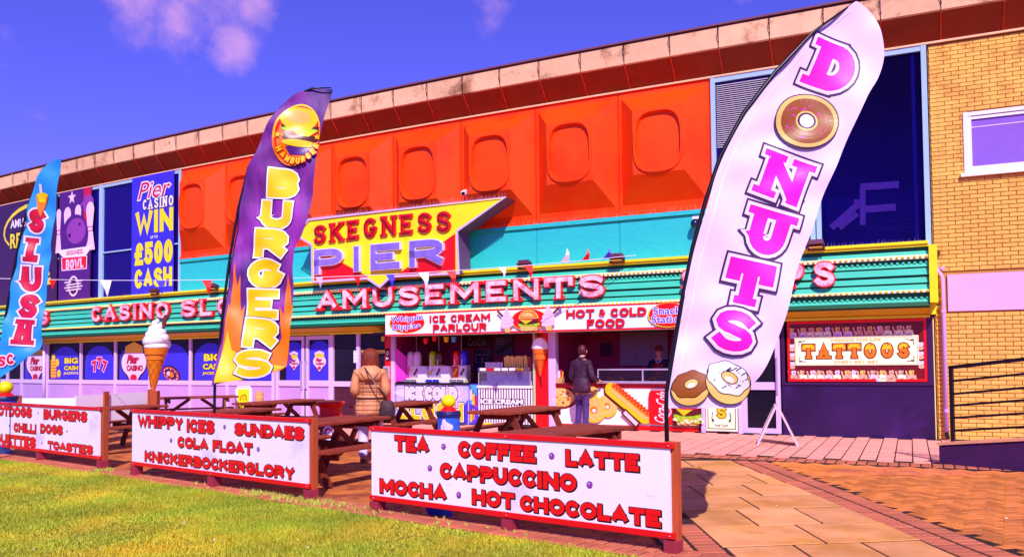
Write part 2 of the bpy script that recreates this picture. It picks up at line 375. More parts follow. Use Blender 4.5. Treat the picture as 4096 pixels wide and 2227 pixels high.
    def build(s, name, parent, **k):
        if s.fine:                     # cut the flat shapes fine enough to lie on the folds
            nb = B(); F2 = s.fine**2
            for f, mi in zip(s.b.f, s.b.mi):
                st = [tuple(s.b.v[f[i]] for i in (0, j, j+1)) for j in range(1, len(f)-1)]
                while st:
                    t = st.pop(); d = [(t[i][0]-t[(i+1) % 3][0])**2+(t[i][1]-t[(i+1) % 3][1])**2 for i in range(3)]; m = max(d)
                    if m > F2:
                        i = d.index(m); a, b, c_ = t[i], t[(i+1) % 3], t[(i+2) % 3]; q = tuple((a[j]+b[j])/2 for j in range(3)); st.append((a, q, c_)); st.append((q, b, c_))
                    else: n = len(nb.v); nb.v += [tuple(s.rmp(*p)) for p in t]; nb.f.append((n, n+1, n+2)); nb.mi.append(mi)
            s.b = nb
        return s.b.build(name, s.mats, parent, world=True, **k)
# ============================================================ THE SETTING
def struct(o): o['kind'] = 'structure'; return o
concrete = M('pale_concrete', c(238, 182, 142), rough=.8, var=.12, vs=2.5, bump=.3, bs=30, col2=c(150, 96, 62), c2=(.54, .68))
m_slab = M('slab_stone', c(230, 156, 98), rough=.85, var=.20, vs=1.8, bump=.35, bs=70, col2=c(208, 138, 62), c2=(.46, .62))
m_block = M('pink_block', c(240, 160, 140), rough=.85, var=.10, vs=3, bump=.3, bs=60)
m_paver = M('orange_paver', c(220, 126, 48), rough=.85, var=.34, vs=1.2, bump=.4, bs=60, col2=c(190, 100, 66), c2=(.45, .6))
m_strip = M('brown_paver', c(196, 106, 74), rough=.85, var=.20, vs=2, bump=.4, bs=60)
m_joint = M('joint_sand', c(46, 24, 18), rough=.95, var=.2, vs=9)
m_terr = M('terrace_brick', c(190, 104, 44), rough=.9, var=.25, vs=4, bump=.6, bs=50, col2=c(140, 64, 34), c2=(.48, .6))
m_soil = M('lawn_soil', c(120, 126, 22), rough=.95, var=.30, vs=2.2, bump=.5, bs=50, col2=c(176, 150, 30), c2=(.5, .62))
def sheet(name, pts, z, mat): 
    b = B(); b.add([(x, y, z) for x, y in pts], [tuple(range(len(pts)))]); return struct(b.build(name, mat))
sheet('ground', [(-900, -700), (900, -700), (900, 900), (-900, 900)], -.03, M('far_ground', c(120, 80, 60), rough=.95))
EP0 = Vector((-8.2, 13.34)); EP1 = Vector((.95, 6.32)); ed = (EP1-EP0).normalized(); en = Vector((-ed.y, ed.x))   # en points towards the boards
def eline(t, o=0.): return EP0+ed*t+en*o
sheet('lawn', [tuple(eline(-9)), tuple(eline(14.2)), (3.2, -2), (-14, -2), (-22, 8)], -.012, m_soil)
sheet('terrace', [tuple(eline(-9)), tuple(eline(14.2)), (3.2, 4.6), (3.3, 4.8), (3.4, 12.6), (-6, 17.6), (-16, 24)], -.016, m_terr)
sheet('forecourt', [tuple(W(-30, 4.3).xy), tuple(W(16, 4.3).xy), (12, -3), (3.3, -3), (3.35, 12.6), (3.3, 12.7)][1:5]+[tuple(W(3.6, 4.3).xy)], -.0165, m_joint)
# lawn edging, two rows of bricks
edge = B(); edge.add([tuple(eline(t, o))+(-.0056,) for t, o in ((-9, 0), (14.2, 0), (14.2, .43), (-9, .43))], [(0, 1, 2, 3)])
edge = struct(edge.build('lawn_edging', m_joint))
bk = boxmesh('edging_brick', .099, .202, .06, m_strip, .004)
far = B(); ra = math.atan2(ed.y, ed.x); n = 0
for r in range(2):
    for i in range(-20, 124):
        t = i*.115+.05+(.05 if r else 0); p = eline(t, .105+.212*r); px = p.x/p.y*FOC+2048
        if -60 < px < 2900:
            place(bk, 'edging_brick', (p.x, p.y, -.03+random.uniform(-.0008, .002)), edge, ra+random.uniform(-.012, .012)); n += 1
# slab path with double strips of pavers
path = struct((lambda b: b.add([(x, y, -.0052) for x, y in ((.5, 8.15), (1.16, 7.62), (1.16, 4.2), (3.8, 4.2), (3.8, 12.45), (.5, 12.6))], [tuple(range(6))]).build('slab_path', m_joint))(B()))
rows = [(4.9, [1.66, 2.3, 3.3]), (5.78, [1.66, 2.22, 2.79, 3.3]), (6.6, [1.64, 2.51, 3.32]), (7.38, [1.64, 2.18, 2.78, 3.32]), (8.16, [.55, 1.05, 1.55, 2.43, 3.3]), (8.93, [.52, 1.2, 2.06, 2.7, 3.28]), (9.76, [.5, 1.1, 1.75, 2.35, 3.02, 3.25]), (10.62, [.5, .9, 1.7, 2.55, 3.22]), (11.44, [.5, 1.2, 1.8, 2.5, 3.2]), (12.15, [.9, 1.8, 2.5, 3.2])]
for i in range(len(rows)-1):
    y0, xs = rows[i]; y1 = rows[i+1][0]
    for a, b_ in zip(xs, xs[1:]):
        g_ = .010; sl = .125; t = B(); z = random.uniform(-.001, .002); jt = random.uniform(-.004, .004); gy = .017; q = [(a+g_, y0+gy), (b_-g_, y0+gy), (b_-g_, y1-gy), (a+g_, y1-gy)]
        top = [(x-3.3*0+(0), y+sl*(x-1.6)+jt, z) for x, y in q]
        if y1 > 12 and a > 2.4: top[2] = (top[2][0], top[2][1]-.1, z)
        t.add(top+[(x, y, -.04) for x, y, _ in top], [(0, 1, 2, 3)]+[(j, (j+1) % 4+0, (j+1) % 4+4, j+4) for j in range(4)])
        t.build('slab', m_slab, path, world=True, bevel=.006)
st = boxmesh('strip_paver', .20, .097, .06, m_strip, .004)
cnt = 0
for x0, ya, yb in ((3.42, 4.6, 12.2), (3.65, 4.6, 12.05), (1.53, 4.6, 7.55), (1.3, 4.6, 7.4)):
    y = ya
    while y < yb:
        xx = x0-(y-6.3)*.018 if x0 > 3 else x0
        if y > 5.7: place(st, 'strip_paver', (xx+.0, y, -.03+random.uniform(-.0008, .002)), path, random.uniform(-.01, .01)+(.06 if x0 < 3 else .03))
        y += .111
# herringbone brick forecourt
court = struct((lambda b: b.add([(3.76, 3, -.0048), (12, 3, -.0048), (12, 6.5, -.0048), tuple(W(13, 4.3).xy)+(-.0048,), tuple(W(5.1, 4.3).xy)+(-.0048,), (3.72, 12.0, -.0048)], [tuple(range(6))]).build('brick_paving', m_joint))(B()))
pv = boxmesh('paver', .2, .094, .06, m_paver, .004); cand = []
r0 = math.radians(14); w_ = .1055
for gy in range(-10, 90):
    for gx in range(-20, 80):
        rs = (gx-gy) % 4
        if rs == 0: cx, cy, rr = (gx+1)*w_, (gy+.5)*w_, 0
        elif rs == 3: cx, cy, rr = (gx+.5)*w_, (gy+1)*w_, PI/2
        else: continue
        X = 3.7+cx*math.cos(r0)-cy*math.sin(r0); Y = 4.6+cx*math.sin(r0)+cy*math.cos(r0)
        if X < 3.80-(Y-6.3)*.018 or X > 9: continue
        d_ = (18.896-.5255*X-Y+.0026*X*X)/1.1295
        if d_ < 4.36 or Y < 4.7: continue
        cand.append((Y, X, rr))
cand.sort(); k = 0; far = B()
for Y, X, rr in cand:
    vis = Y > 5.9 and X/Y*FOC+2048 < 4150
    z = -.03+random.uniform(-.001, .003)
    if vis and k < 300: place(pv, 'paver', (X, Y, z), court, r0+rr+random.uniform(-.02, .02)); k += 1
    else:
        far.T = Matrix.Translation((X, Y, z)) @ Matrix.Rotation(r0+rr+random.uniform(-.02, .02), 4, 'Z'); far.box(-.1025, .1025, -.05, .05, -.03, .03)
far.T = None; o = far.build('paver', m_paver, court, kind='stuff')
# soldier band and block paving along the building
blocks = B(); blocks.sweep([(0, -.0044), (4.31, -.0044), (4.31, -.02), (0, -.02)], -30, 15, 3); blocks = struct(blocks.build('block_paving', m_joint))
sb = boxmesh('band_brick', .118, .375, .06, m_strip, .004)
u = 1.0
for i in range(85):
    uu = 4.3+i*.134; p = W(uu, 4.09); place(sb, 'band_brick', (p.x, p.y, -.03+random.uniform(-.0008, .002)), blocks, ang(uu)+random.uniform(-.01, .01))
bl = boxmesh('paving_block', .221, .402, .06, m_block, .005); cand = []
for j in range(0, 133):
    for i in range(9):
        uu = -17+j*.234; d_ = .22+i*.434+(.217 if j % 2 else 0)
        if d_ > 3.72: continue
        if uu < 3.9 and d_ > 3.72: continue
        p = W(uu, d_); px = p.x/p.y*FOC+2048
        cand.append((0 if (px > 1700 and px < 4150) else 1, p.y, p.x, uu))
cand.sort(); far = B()
for k, (a, y, x, uu) in enumerate(cand):
    z = -.03+random.uniform(-.0008, .002)
    if k < 300: place(bl, 'paving_block', (x, y, z), blocks, ang(uu)+random.uniform(-.008, .008))
    else: far.T = Matrix.Translation((x, y, z)) @ Matrix.Rotation(ang(uu), 4, 'Z'); far.box(-.1125, .1125, -.2125, .2125, -.03, .03)
far.T = None; far.build('paving_block', m_block, blocks, kind='stuff')
# the grass itself: single blades, one mesh
rng = np.random.default_rng(5)
def grass(npts, name, hmul=1., clip=None):
    t = rng.uniform(-8.5, 14, npts*3); o = -rng.power(1.0, npts*3)*7.2
    x = EP0.x+ed.x*t+en.x*o; y = EP0.y+ed.y*t+en.y*o
    k = (y > 5.35) & (np.abs(x/y*FOC) < 2200); x = x[k][:npts]; y = y[k][:npts]; n = len(x)
    a = rng.uniform(0, 2*np.pi, n); h = rng.uniform(.012, .038, n)*(1+.5*np.sin(x*2.1)*np.cos(y*1.7)); w = rng.uniform(.003, .006, n); ln = rng.uniform(-.018, .018, (n, 2))
    dx = np.cos(a)*w; dy = np.sin(a)*w; v = np.zeros((n, 3, 3))
    v[:, 0] = np.stack([x-dx, y-dy, np.full(n, -.013)], 1); v[:, 1] = np.stack([x+dx, y+dy, np.full(n, -.013)], 1); v[:, 2] = np.stack([x+ln[:, 0], y+ln[:, 1], h-.012], 1)
    me = bpy.data.meshes.new(name); me.vertices.add(n*3); me.vertices.foreach_set('co', v.reshape(-1).astype(np.float32)); me.loops.add(n*3); me.loops.foreach_set('vertex_index', np.arange(n*3, dtype=np.int32))
    me.polygons.add(n); me.polygons.foreach_set('loop_start', np.arange(0, n*3, 3, dtype=np.int32)); me.update()
    return me
me = grass(330000, 'grass'); me.materials.append(M('grass_blade', c(158, 172, 36), rough=.6, var=.35, vs=.9, col2=c(216, 176, 38), c2=(.44, .70)))
go = bpy.data.objects.new('grass', me); COL.objects.link(go); go['kind'] = 'stuff'; tag(go, 'short yellow-green grass of the lawn in front of the menu boards', 'grass'); go['kind'] = 'stuff'
# scattered pale petals and litter in the grass and on the paving
b = B()
for i in range(70):
    if i < 45: p = eline(random.uniform(-3, 11), -random.uniform(.1, 3.5)); z = .02
    else: p = Vector((random.uniform(1.8, 6.5), random.uniform(6.4, 11.5))); z = .004
    a = random.uniform(0, 6.28); s_ = random.uniform(.006, .014); b.add([(p.x+s_*math.cos(a+q), p.y+s_*math.sin(a+q)*1.2, z+random.uniform(0, .006)) for q in (0, 1.6, 3.1, 4.7)], [(0, 1, 2, 3)])
o = b.build('daisies', M('petal', c(245, 235, 235), rough=.8)); o['kind'] = 'stuff'; tag(o, 'tiny white petals and scraps scattered over lawn and paving', 'petals'); o['kind'] = 'stuff'
# weeds along the edging below the nearest board
b = B()
for i in range(260):
    t = random.choice([random.gauss(7.9, .35), random.gauss(7.3, .25), random.gauss(6.6, .15), random.uniform(3, 11), random.gauss(3.0, .05)]); p = eline(t, random.uniform(.0, .3)); h = random.uniform(.02, .055)
    for q in range(4):
        a = random.uniform(0, 6.28); w1 = .006; b.add([(p.x-w1, p.y, -.01), (p.x+w1, p.y, -.01), (p.x+math.cos(a)*h*.6, p.y+math.sin(a)*h*.6, h)], [(0, 1, 2)])
o = b.build('weeds', M('weed', c(170, 185, 60), rough=.7)); tag(o, 'small weeds sprouting between edging bricks below the boards', 'weeds'); o['kind'] = 'stuff'

# ============================================================ ARCADE BUILDING
m_or = M('orange_panel_paint', c(255, 70, 0), rough=.5, var=.06, vs=.8, col2=c(255, 56, 0), spec=.25)
m_teal = M('teal_paint', c(42, 196, 202), rough=.5, var=.08, vs=6, bump=.5, bs=22, stretch=(1, 1, 4), col2=c(60, 180, 180), c2=(.62, .7))
m_soff = M('soffit_board', c(156, 52, 16), rough=.7, var=.12, vs=3)
m_fr = M('lilac_frame', c(218, 186, 232), rough=.4, var=.04)
m_fb = M('pale_blue_frame', c(165, 196, 232), rough=.4, var=.04)
m_kick = M('lilac_kick_panel', c(196, 150, 212), rough=.4, var=.05, vs=2)
m_glass = M('dark_glass', c(50, 28, 170), rough=.05, var=.05, trans=.74, spec=.5)
m_glass2 = M('clear_glass', c(70, 60, 90), rough=.03, var=.02, trans=.86, spec=.5)
m_in = M('upper_interior', c(64, 44, 190), rough=.8); m_ind = M('dark_interior', c(50, 16, 34), rough=.8); m_roof = M('roof_felt', c(110, 80, 90), rough=.9)
arc = thing('amusement_arcade', 'long curved amusement arcade with orange moulded panels and concrete roof edge', 'building', W(0, 0, 0), ang(0))
UL, UR = -29.4, 8.56
BAY = [4.6-1.962*i for i in range(0, 18)]
b = B(); b.fbox(UL, 14, -9, .0, 7.28, 7.9, 2); b.fbox(UL, UR, -9, -8.8, 0, 7.28, 4); b.fbox(UL, UL+.2, -8.8, -.05, 0, 7.28); b.fbox(UL, UR, -8.8, -.05, 3.35, 3.5, 4)
b.build('roof', m_roof, arc, world=True)
b = B(); b.fbox(UL, UR, -3.2, -3.1, 3.5, 7.28, 4); b.fbox(UL, -3.75, -4.2, -4.1, -.01, 3.35, 4); b.build('interior_wall', m_in, arc, world=True)
b = B(); b.fbox(UL, UR, -8.7, -.06, -.006, .0, 4); b.build('floor', m_ind, arc, world=True)
# concrete roof edge: one slab every 0.98 m, joint by joint
i = 0; u = -.03+.981*14
while u > UL:
    b = B(); u0 = u-.981+.012; dz = random.uniform(-.008, .008)
    b.sweep([(.0, 7.66), (.40, 7.64), (.43, 7.66), (.43, 8.06+dz), (.38, 8.10+dz), (0, 8.10)], u0, u, 1.2); b.build('roof_slab', concrete, arc, world=True)
    b = B(); b.sweep([(.012, 7.255), (.385, 7.63), (.385, 7.65), (.0, 7.65)], u0+.004, u-.004, 1.2); b.build('soffit_panel', m_soff, arc, world=True)
    u -= .981
mwh0 = M('lamp_white', c(250, 240, 235)); m_js = M('joint_strip', c(226, 60, 30), rough=.6)
u = -.03+.981*14-.981
while u > UL:
    b = B(); b.sweep([(.43, 7.655), (.442, 7.655), (.442, 8.1), (.43, 8.1)], u+.0, u+.01); b.build('joint', M('dark_joint', c(90, 30, 30)), arc, world=True)
    b = B(); b.sweep([(.02, 7.24), (.03, 7.232), (.405, 7.615), (.39, 7.635)], u-.004, u+.018); b.build('joint_strip', m_js, arc, world=True)
    b = B(); b.ball(W(u+.01, .21, 7.435), .013, 6); b.build('soffit_lamp', mwh0, arc, world=True); v_ = random.random(); b = B(); b.tube([W(u, .45, 8.12), W(u+.03*v_, .50, 8.0), W(u-.02, .46, 7.9), W(u+.02, .465, 7.75)], .006, 4); b.build('wire', P('black'), arc, world=True)
    u -= .981
b = B(); b.fbox(UL, 14, .30, .47, 8.10, 8.135, 2); b.build('roof_trim', M('roof_trim', c(120, 70, 96), rough=.6), arc, world=True)
b = B(); b.fbox(UL, 14, .02, .07, 7.2, 7.235, 2); b.build('wall_top_trim', M('wall_top_trim', c(245, 190, 150), rough=.6), arc, world=True)
# moulded orange panels
def orange(u0, u1):
    uc = (u0+u1)/2; b = B(); n = 32; Lp = []
    def sq(a): q = max(abs(math.cos(a)), abs(math.sin(a))); return math.cos(a)/q, math.sin(a)/q
    def se(a, e=3.3): q = (abs(math.cos(a))**e+abs(math.sin(a))**e)**(1/e); return math.cos(a)/q, math.sin(a)/q
    zc = 5.93; hw = (u1-u0)/2-.02
    loops = [(hw, 1.27, 5.87, 0.0, sq, 0), (hw, 1.27, 5.87, .05, sq, 0), (hw-.05, 1.21, 5.87, .05, sq, 0), (hw-.06, 1.15, 5.90, .06, sq, 0), (.54, .67, 5.97, .44, sq, .0), (.535, .665, 5.97, .442, se, .0), (.52, .65, 5.97, .48, se, 0), (.475, .605, 5.97, .48, se, 0), (.45, .575, 5.97, .395, se, 0)]
    vs = []; fs = []
    for w, h, z, d, fn, sh in loops:
        for i in range(n):
            x, y = fn(2*PI*(i+.0)/n); vs.append(W(uc+x*w+sh, d, z+y*h))
    for j in range(len(loops)-1):
        for i in range(n): q = (i+1) % n; fs.append((j*n+i, j*n+q, j*n+n+q, j*n+n+i))
    vs.append(W(uc, .41, 5.97)); c_ = len(vs)-1; k0 = (len(loops)-1)*n
    for i in range(n): fs.append((k0+i, k0+(i+1) % n, c_))
    b.add(vs, fs); b.build('moulded_panel', m_or, arc, world=True)
for i in range(8): orange(BAY[i+1], BAY[i])
b = B(); b.fbox(BAY[8], BAY[0], -.04, .0, 4.5, 7.28, 2); b.build('panel_backing', m_or, arc, world=True)
# teal boards below the panels
for i in range(8):
    b = B(); b.fbox(BAY[i+1]+.006, BAY[i]-.006, -.04, .05, 3.45, 4.44, 1); b.build('teal_board', m_teal, arc, world=True)
b = B(); b.fbox(BAY[8], BAY[0], 0, .1, 4.445, 4.53, 1.5); b.build('ledge', m_teal, arc, world=True)
b = B(); b.fbox(BAY[8], BAY[0], 0, .085, 4.535, 4.60, 1.5); b.build('lower_trim', m_or, arc, world=True)
# glazed upper bays
def upper(u0, u1, blind=False, mid=None):
    b = B()
    for x in (u0+.0, u1-.09): b.fbox(x, x+.09, -.06, .06, 3.5, 7.2)
    b.fbox(u0+.09, u1-.09, -.05, .05, 7.1, 7.2); b.fbox(u0+.09, u1-.09, -.05, .05, 3.5, 3.58)
    if mid: b.fbox(u0+.09, u1-.09, -.04, .045, mid, mid+.04)
    f = b.build('window', m_fb, arc, world=True)
    b = B(); b.fbox(u0+.09, u1-.09, -.015, -.004, 3.58, 7.1, .9); b.build('pane', m_glass, f, world=True)
    if blind:
        b = B(); z = 7.04
        while z > 5.74: b.sweep([(.0, z), (.025, z-.022), (.027, z-.02), (.002, z+.002)], u0+.11, u1-.11, 2); z -= .042
        b.build('blind', M('blind_slat', c(205, 190, 205), rough=.5), f, world=True, kind=None)
upper(4.62, 6.58, blind=True); mgl = m_glass; m_glass = M('stair_glass', c(50, 28, 170), rough=.05, var=.05, trans=.985); upper(6.6, 8.56); m_glass = mgl
for i in range(8, 17): upper(BAY[i+1], BAY[i], mid=5.0 if i in (8, 9, 11) else None)
# lilac stair rails seen through the right-hand glass, dark wall behind
b = B(); ml = M('stair_rail', c(235, 170, 255), rough=.5)
zz = Zm(1.557, 2600, 0)
def fwl(p, q, w, d=-.14):
    a = FU(*zz(*p), d); e = FU(*zz(*q), d); b.bar(W(a[0], d, a[1]), W(e[0], d, e[1]), .03, w)
fwl((1310, 1165), (1550, 1150), .13); fwl((1330, 1305), (1530, 1290), .13); fwl((1325, 1165), (1325, 1401), .1); fwl((1310, 1260), (1130, 1420), .12); fwl((1290, 1330), (1180, 1420), .1); fwl((1270, 1178+75), (1310, 1170+80), .05)
b.build('stair_rail', ml, arc, world=True)
b = B(); b.fbox(6.7, 8.4, -.9, -.85, 3.5, 4.7); b.build('stair_wall', m_in, arc, world=True)
b = B()
for z in (3.9, 4.05, 4.2, 4.35): b.fbox(7.6, 8.4, -.3, -.26, z, z+.02)
b.fbox(8.3, 8.36, -.1, -.06, 3.5, 7.1); b.build('inner_slat', M('inner_slat', c(70, 50, 200)), arc, world=True)
# pale room fittings behind the left-hand glass
b = B(); z1 = Zm(2.335, 0, 600)
for x0, y0, x1, y1 in ((975, 990, 1075, 1130), (440, 1120, 500, 1400), (1095, 1260, 1200, 1310)):
    a = FU(*z1(x0, y0), -.3); e = FU(*z1(x1, y1), -.3); b.fbox(a[0], e[0], -.32, -.3, e[1], a[1])
b.build('inner_board', M('inner_board', c(175, 160, 215)), arc, world=True)
for x, y in ((1180, 870), (1170, 1125), (1105, 890)):
    a = FU(*z1(x, y), -.4); b = B(); q = W(a[0], -.4, a[1]); b.lathe([(.17, -.05), (.14, .04), (.04, .1), (.015, .3)], q, 14); b.build('pendant_lamp', M('pendant', c(225, 170, 150)), arc, world=True)
# ---- shopfront
ZB, ZT, R0, R1 = 0.0, 2.24, .87, 1.0
mull = [FU(x, 1430)[0] for x in (92, 194, 328, 466, 604, 766, 914)]+[FU(1098, 1430)[0]]
u = mull[0]-.98
while u > UL: mull.insert(0, u); u -= .98
for u in mull:
    b = B(); b.fbox(u-.045, u+.045, -.06, .06, ZB, ZT); b.build('mullion', m_fr, arc, world=True)
xs = mull+[FU(1110, 1430)[0]]
for a, e in zip(mull, mull[1:]):
    b = B(); b.fbox(a+.045, e-.045, -.04, .05, R0, R1); b.build('rail', m_fr, arc, world=True)
    b = B(); b.fbox(a+.05, e-.05, -.02, .02, .02, R0-.005); b.build('kick_panel', m_kick, arc, world=True)
    b = B(); b.fbox(a+.045, e-.045, -.012, .0, R1, ZT-.04); b.build('window_pane', m_glass2, arc, world=True)
b = B(); b.fbox(UL, FU(1545, 1400)[0], -.05, .055, ZT-.04, ZT+.03); b.build('head_rail', m_fr, arc, world=True)
b = B(); b.tube([W(FU(191, 1430)[0], .12, 0), W(FU(191, 1430)[0], .12, 2.27)], .05, 10); b.build('column', m_fr, arc, world=True, smooth=True)
def leaf(x0, x1, y=1430, name='door', kick=True, gl=None, handle=0):
    a, e = FU(x0, y)[0], FU(x1, y)[0]; b = B()
    b.fbox(a, a+.09, -.04, .05, .02, ZT-.06); b.fbox(e-.09, e, -.04, .05, .02, ZT-.06); b.fbox(a+.09, e-.09, -.04, .05, ZT-.16, ZT-.06); b.fbox(a+.09, e-.09, -.04, .05, R0, R1+.02); b.fbox(a+.09, e-.09, -.04, .05, .02, .12)
    f = b.build(name, m_fr, arc, world=True)
    b = B(); b.fbox(a+.09, e-.09, -.01, .0, R1+.02, ZT-.16); b.build('door_pane', m_glass2, f, world=True)
    b = B(); b.fbox(a+.09, e-.09, -.01, .01, .12, R0); b.build('door_panel', m_kick if kick else m_glass2, f, world=True)
    if handle:
        hu = e-.05 if handle > 0 else a+.05; b = B(); b.tube([W(hu, .06, .8), W(hu, .12, .82), W(hu, .12, 1.5), W(hu, .06, 1.52)], .014, 8); b.build('handle', M('handle_steel', c(215, 200, 225), rough=.25, metal=.6), f, world=True)
leaf(1109, 1221, handle=1); leaf(1228, 1330, handle=-1)
b = B(); u = FU(1224, 1430)[0]; b.fbox(u-.03, u+.03, -.05, .02, 0, ZT-.04); b.build('door_gap', P('black'), arc, world=True)
a1, a2, a3 = FU(1332, 1430)[0], FU(1437, 1430)[0], FU(1541, 1430)[0]
for a, e in ((a1, a2-.05), (a2+.05, a3)):
    b = B(); b.fbox(a, e, -.012, 0, R1, ZT-.04); b.build('window_pane', m_glass2, arc, world=True)
    b = B(); b.fbox(a, e, -.04, .05, R0, R1); b.build('rail', m_fr, arc, world=True)
    b = B(); b.fbox(a, e, -.02, .01, .02, R0-.005); b.build('kick_panel', M('dark_kick', c(72, 24, 40), rough=.5, var=.2, vs=8), arc, world=True)
for a in (a1, a2):
    b = B(); b.fbox(a-.05, a+.05, -.06, .06, 0, ZT-.04); b.build('mullion', m_fr, arc, world=True)
# faint fittings inside the arcade
for i in range(26):
    u = -16+i*.47+random.uniform(-.1, .1); z = random.uniform(1.1, 2.1); b = B(); b.fbox(u, u+random.uniform(.15, .5), -1.6-random.random(), -1.5, z, z+random.uniform(.02, .3), 1); b.build('inner_fitting', M('fitting%d' % (i % 3), [c(120, 70, 100), c(60, 50, 150), c(150, 90, 40)][i % 3]), arc, world=True)
# ---- right of the kiosk: frame, door, tattoo shop front
for x in (2813, 2962):
    u = FU(x, 1500)[0]; b = B(); b.fbox(u-.045, u+.045, -.05, .05, 0, 2.2); b.build('mullion', m_fr, arc, world=True)
u0, u1 = FU(2822, 1500)[0], FU(2955, 1500)[0]
b = B(); b.fbox(u0, u1, -.02, .015, .02, 2.2); b.build('kick_panel', m_kick, arc, world=True)
leaf(2970, 3122, 1500, kick=False, handle=1)
um0, um1 = FU(3131, 1600)[0], UR-.02
b = B(); b.fbox(um0, um1, -.1, .04, -.005, .97); b.build('stall_riser', M('purple_riser', c(46, 14, 72), rough=.35, var=.35, vs=1.2, col2=c(70, 24, 110), c2=(.5, .7)), arc, world=True)
b = B(); b.fbox(um0, um1, -.04, .07, .97, 1.02); b.fbox(um0, um0+.06, -.04, .05, 1.02, 2.26); b.fbox(um1-.1, um1, -.04, .05, 1.02, 2.26); b.fbox(um0+.06, um1-.1, -.04, .05, 2.2, 2.26); b.build('shop_frame', P('plum'), arc, world=True)
b = B(); b.fbox(um1+.002, um1+.02, -.02, .055, 0, 2.2); b.build('corner_strip', M('cream_strip', c(240, 215, 140)), arc, world=True)

# ============================================================ BRICK WING
wing = thing('brick_wing', 'buff brick wing with lilac band and white window beside the arcade', 'building', W(9.5, 0, 0), ang(9.5))
m_bk = M('buff_brick', c(238, 184, 88), rough=.85, var=.13, vs=3, bump=.4, bs=50, col2=c(216, 154, 74), c2=(.48, .60)); m_mort = M('mortar', c(190, 136, 66), rough=.95)
b = B(); b.fbox(8.58, 13.9, -9, -.012, 0, 7.28, 1); b.build('wall', m_mort, wing, world=True)
zt, zb = 2.96, 2.30
b = B(); b.fbox(8.8, 13.9, -.01, .03, zb, zt, 1); b.build('concrete_band', M('lilac_band', c(222, 172, 234), rough=.6, var=.04, vs=1.5), wing, world=True)
wu0, wu1, wz0, wz1 = 9.12, 10.6, 4.76, 5.86
bm_ = boxmesh('brick', .228, .03, .064, m_bk, .003); cand = []
r = 0; z = .04
while z < 7.2:
    off = .12 if r % 2 else 0; i = 0
    while True:
        u = 8.6+.114+off*1.0+i*.24-.0; i += 1
        if u > 13.8: break
        if zb-.03 < z < zt+.03: continue
        if wu0+.006 < u < wu1+.1 and wz0-.02 < z < wz1:
            if u < wu0+.12: cand.append((False, False, -(u-.06), z))
            continue
        if u < 8.72: pass
        cand.append((u > 10.15, z > 7.9, u, z))
    if off: cand.append((False, False, 8.66, z))
    z += .0755; r += 1
cand.sort(key=lambda t: (t[0], abs(t[3]-2.5)+abs(t[2])*.3)); far = B()
half = boxmesh('brick', .108, .03, .064, m_bk, .003)
for k, (a, q, u, z) in enumerate(cand):
    hf = u < 0 or u == 8.66; u = abs(u); p = W(u, 0, z)
    if k < 300: place(half if hf else bm_, 'brick', (Matrix.Rotation(-ang(9.5), 3, 'Z') @ (p-W(9.5, 0, 0))), wing, ang(u)-ang(9.5))
    else: far.T = Matrix.Translation(p) @ Matrix.Rotation(ang(u), 4, 'Z'); w = .054 if hf else .114; far.box(-w, w, -.015, .015, -.032, .032)
far.T = None; far.build('brick', m_bk, wing, world=True, kind='stuff')
mwh = M('white_upvc', c(248, 236, 250), rough=.35, var=.03)
b = B(); b.fbox(wu0, wu1, -.05, .04, wz1-.07, wz1); b.fbox(wu0, wu1, -.05, .04, wz0, wz0+.07); b.fbox(wu0, wu0+.08, -.05, .04, wz0+.07, wz1-.07); b.fbox(wu1-.08, wu1, -.05, .04, wz0+.07, wz1-.07)
f = b.build('window', mwh, wing, world=True, bevel=.005)
b = B(); b.fbox(wu0+.1, wu1-.1, -.02, .02, wz1-.13, wz1-.08); b.fbox(wu0+.08, wu0+.13, -.02, .025, wz0+.07, wz1-.07); b.fbox(wu0+.13, wu1-.1, -.02, .02, wz0+.07, wz0+.12); b.build('sash', mwh, f, world=True)
b = B(); b.fbox(wu0+.13, wu1-.08, -.03, -.01, wz0+.1, wz1-.1); b.build('pane', M('lilac_pane', c(140, 100, 200), rough=.08, var=.05), f, world=True)
b = B(); b.fbox(wu0+.13, wu1-.08, -.012, -.004, wz1-.28, wz1-.26); b.build('blind_rail', m_fr, f, world=True)
b = B(); b.fbox(wu0-.06, wu1+.06, -.02, .09, wz0-.06, wz0); b.build('sill', mwh, f, world=True)
# downpipe
mp = M('lilac_pipe', c(205, 160, 226), rough=.35, var=.04)
dpipe = thing('drainpipe', 'lilac drainpipe with rusty hopper at corner of green sign and brick wall', 'drainpipe', W(8.83, .1, 0), ang(8.8))
U2 = FU(3778, 1400, .1)[0]; U1 = FU(3741, 1040, .1)[0]; zk = FU(3741, 1060, .1)[1]
b = B(); b.tube([W(U1, .1, zk+.12), W(U1, .1, zk-.02), W(U1+.03, .1, zk-.1), W(U2-.03, .1, zk-.17), W(U2, .1, zk-.24), W(U2, .1, .12)], .036, 12); b.build('pipe', mp, dpipe, world=True, smooth=True)
for z in (.5, 2.28, 3.05): b = B(); b.tube([W(U2, .1, z), W(U2, .1, z+.05)], .044, 12); b.build('collar', mp, dpipe, world=True)
b = B(); b.lathe([(.03, -.12), (.06, -.06), (.085, .0), (.09, .06)], W(U1, .1, zk+.2), 10); b.build('hopper', M('rusty_hopper', c(120, 50, 30), rough=.8, var=.3), dpipe, world=True)
b = B(); b.tube([W(U2, .1, .14), W(U2+.005, .13, .07), W(U2+.01, .2, .05)], .036, 12); b.build('shoe', P('black'), dpipe, world=True)
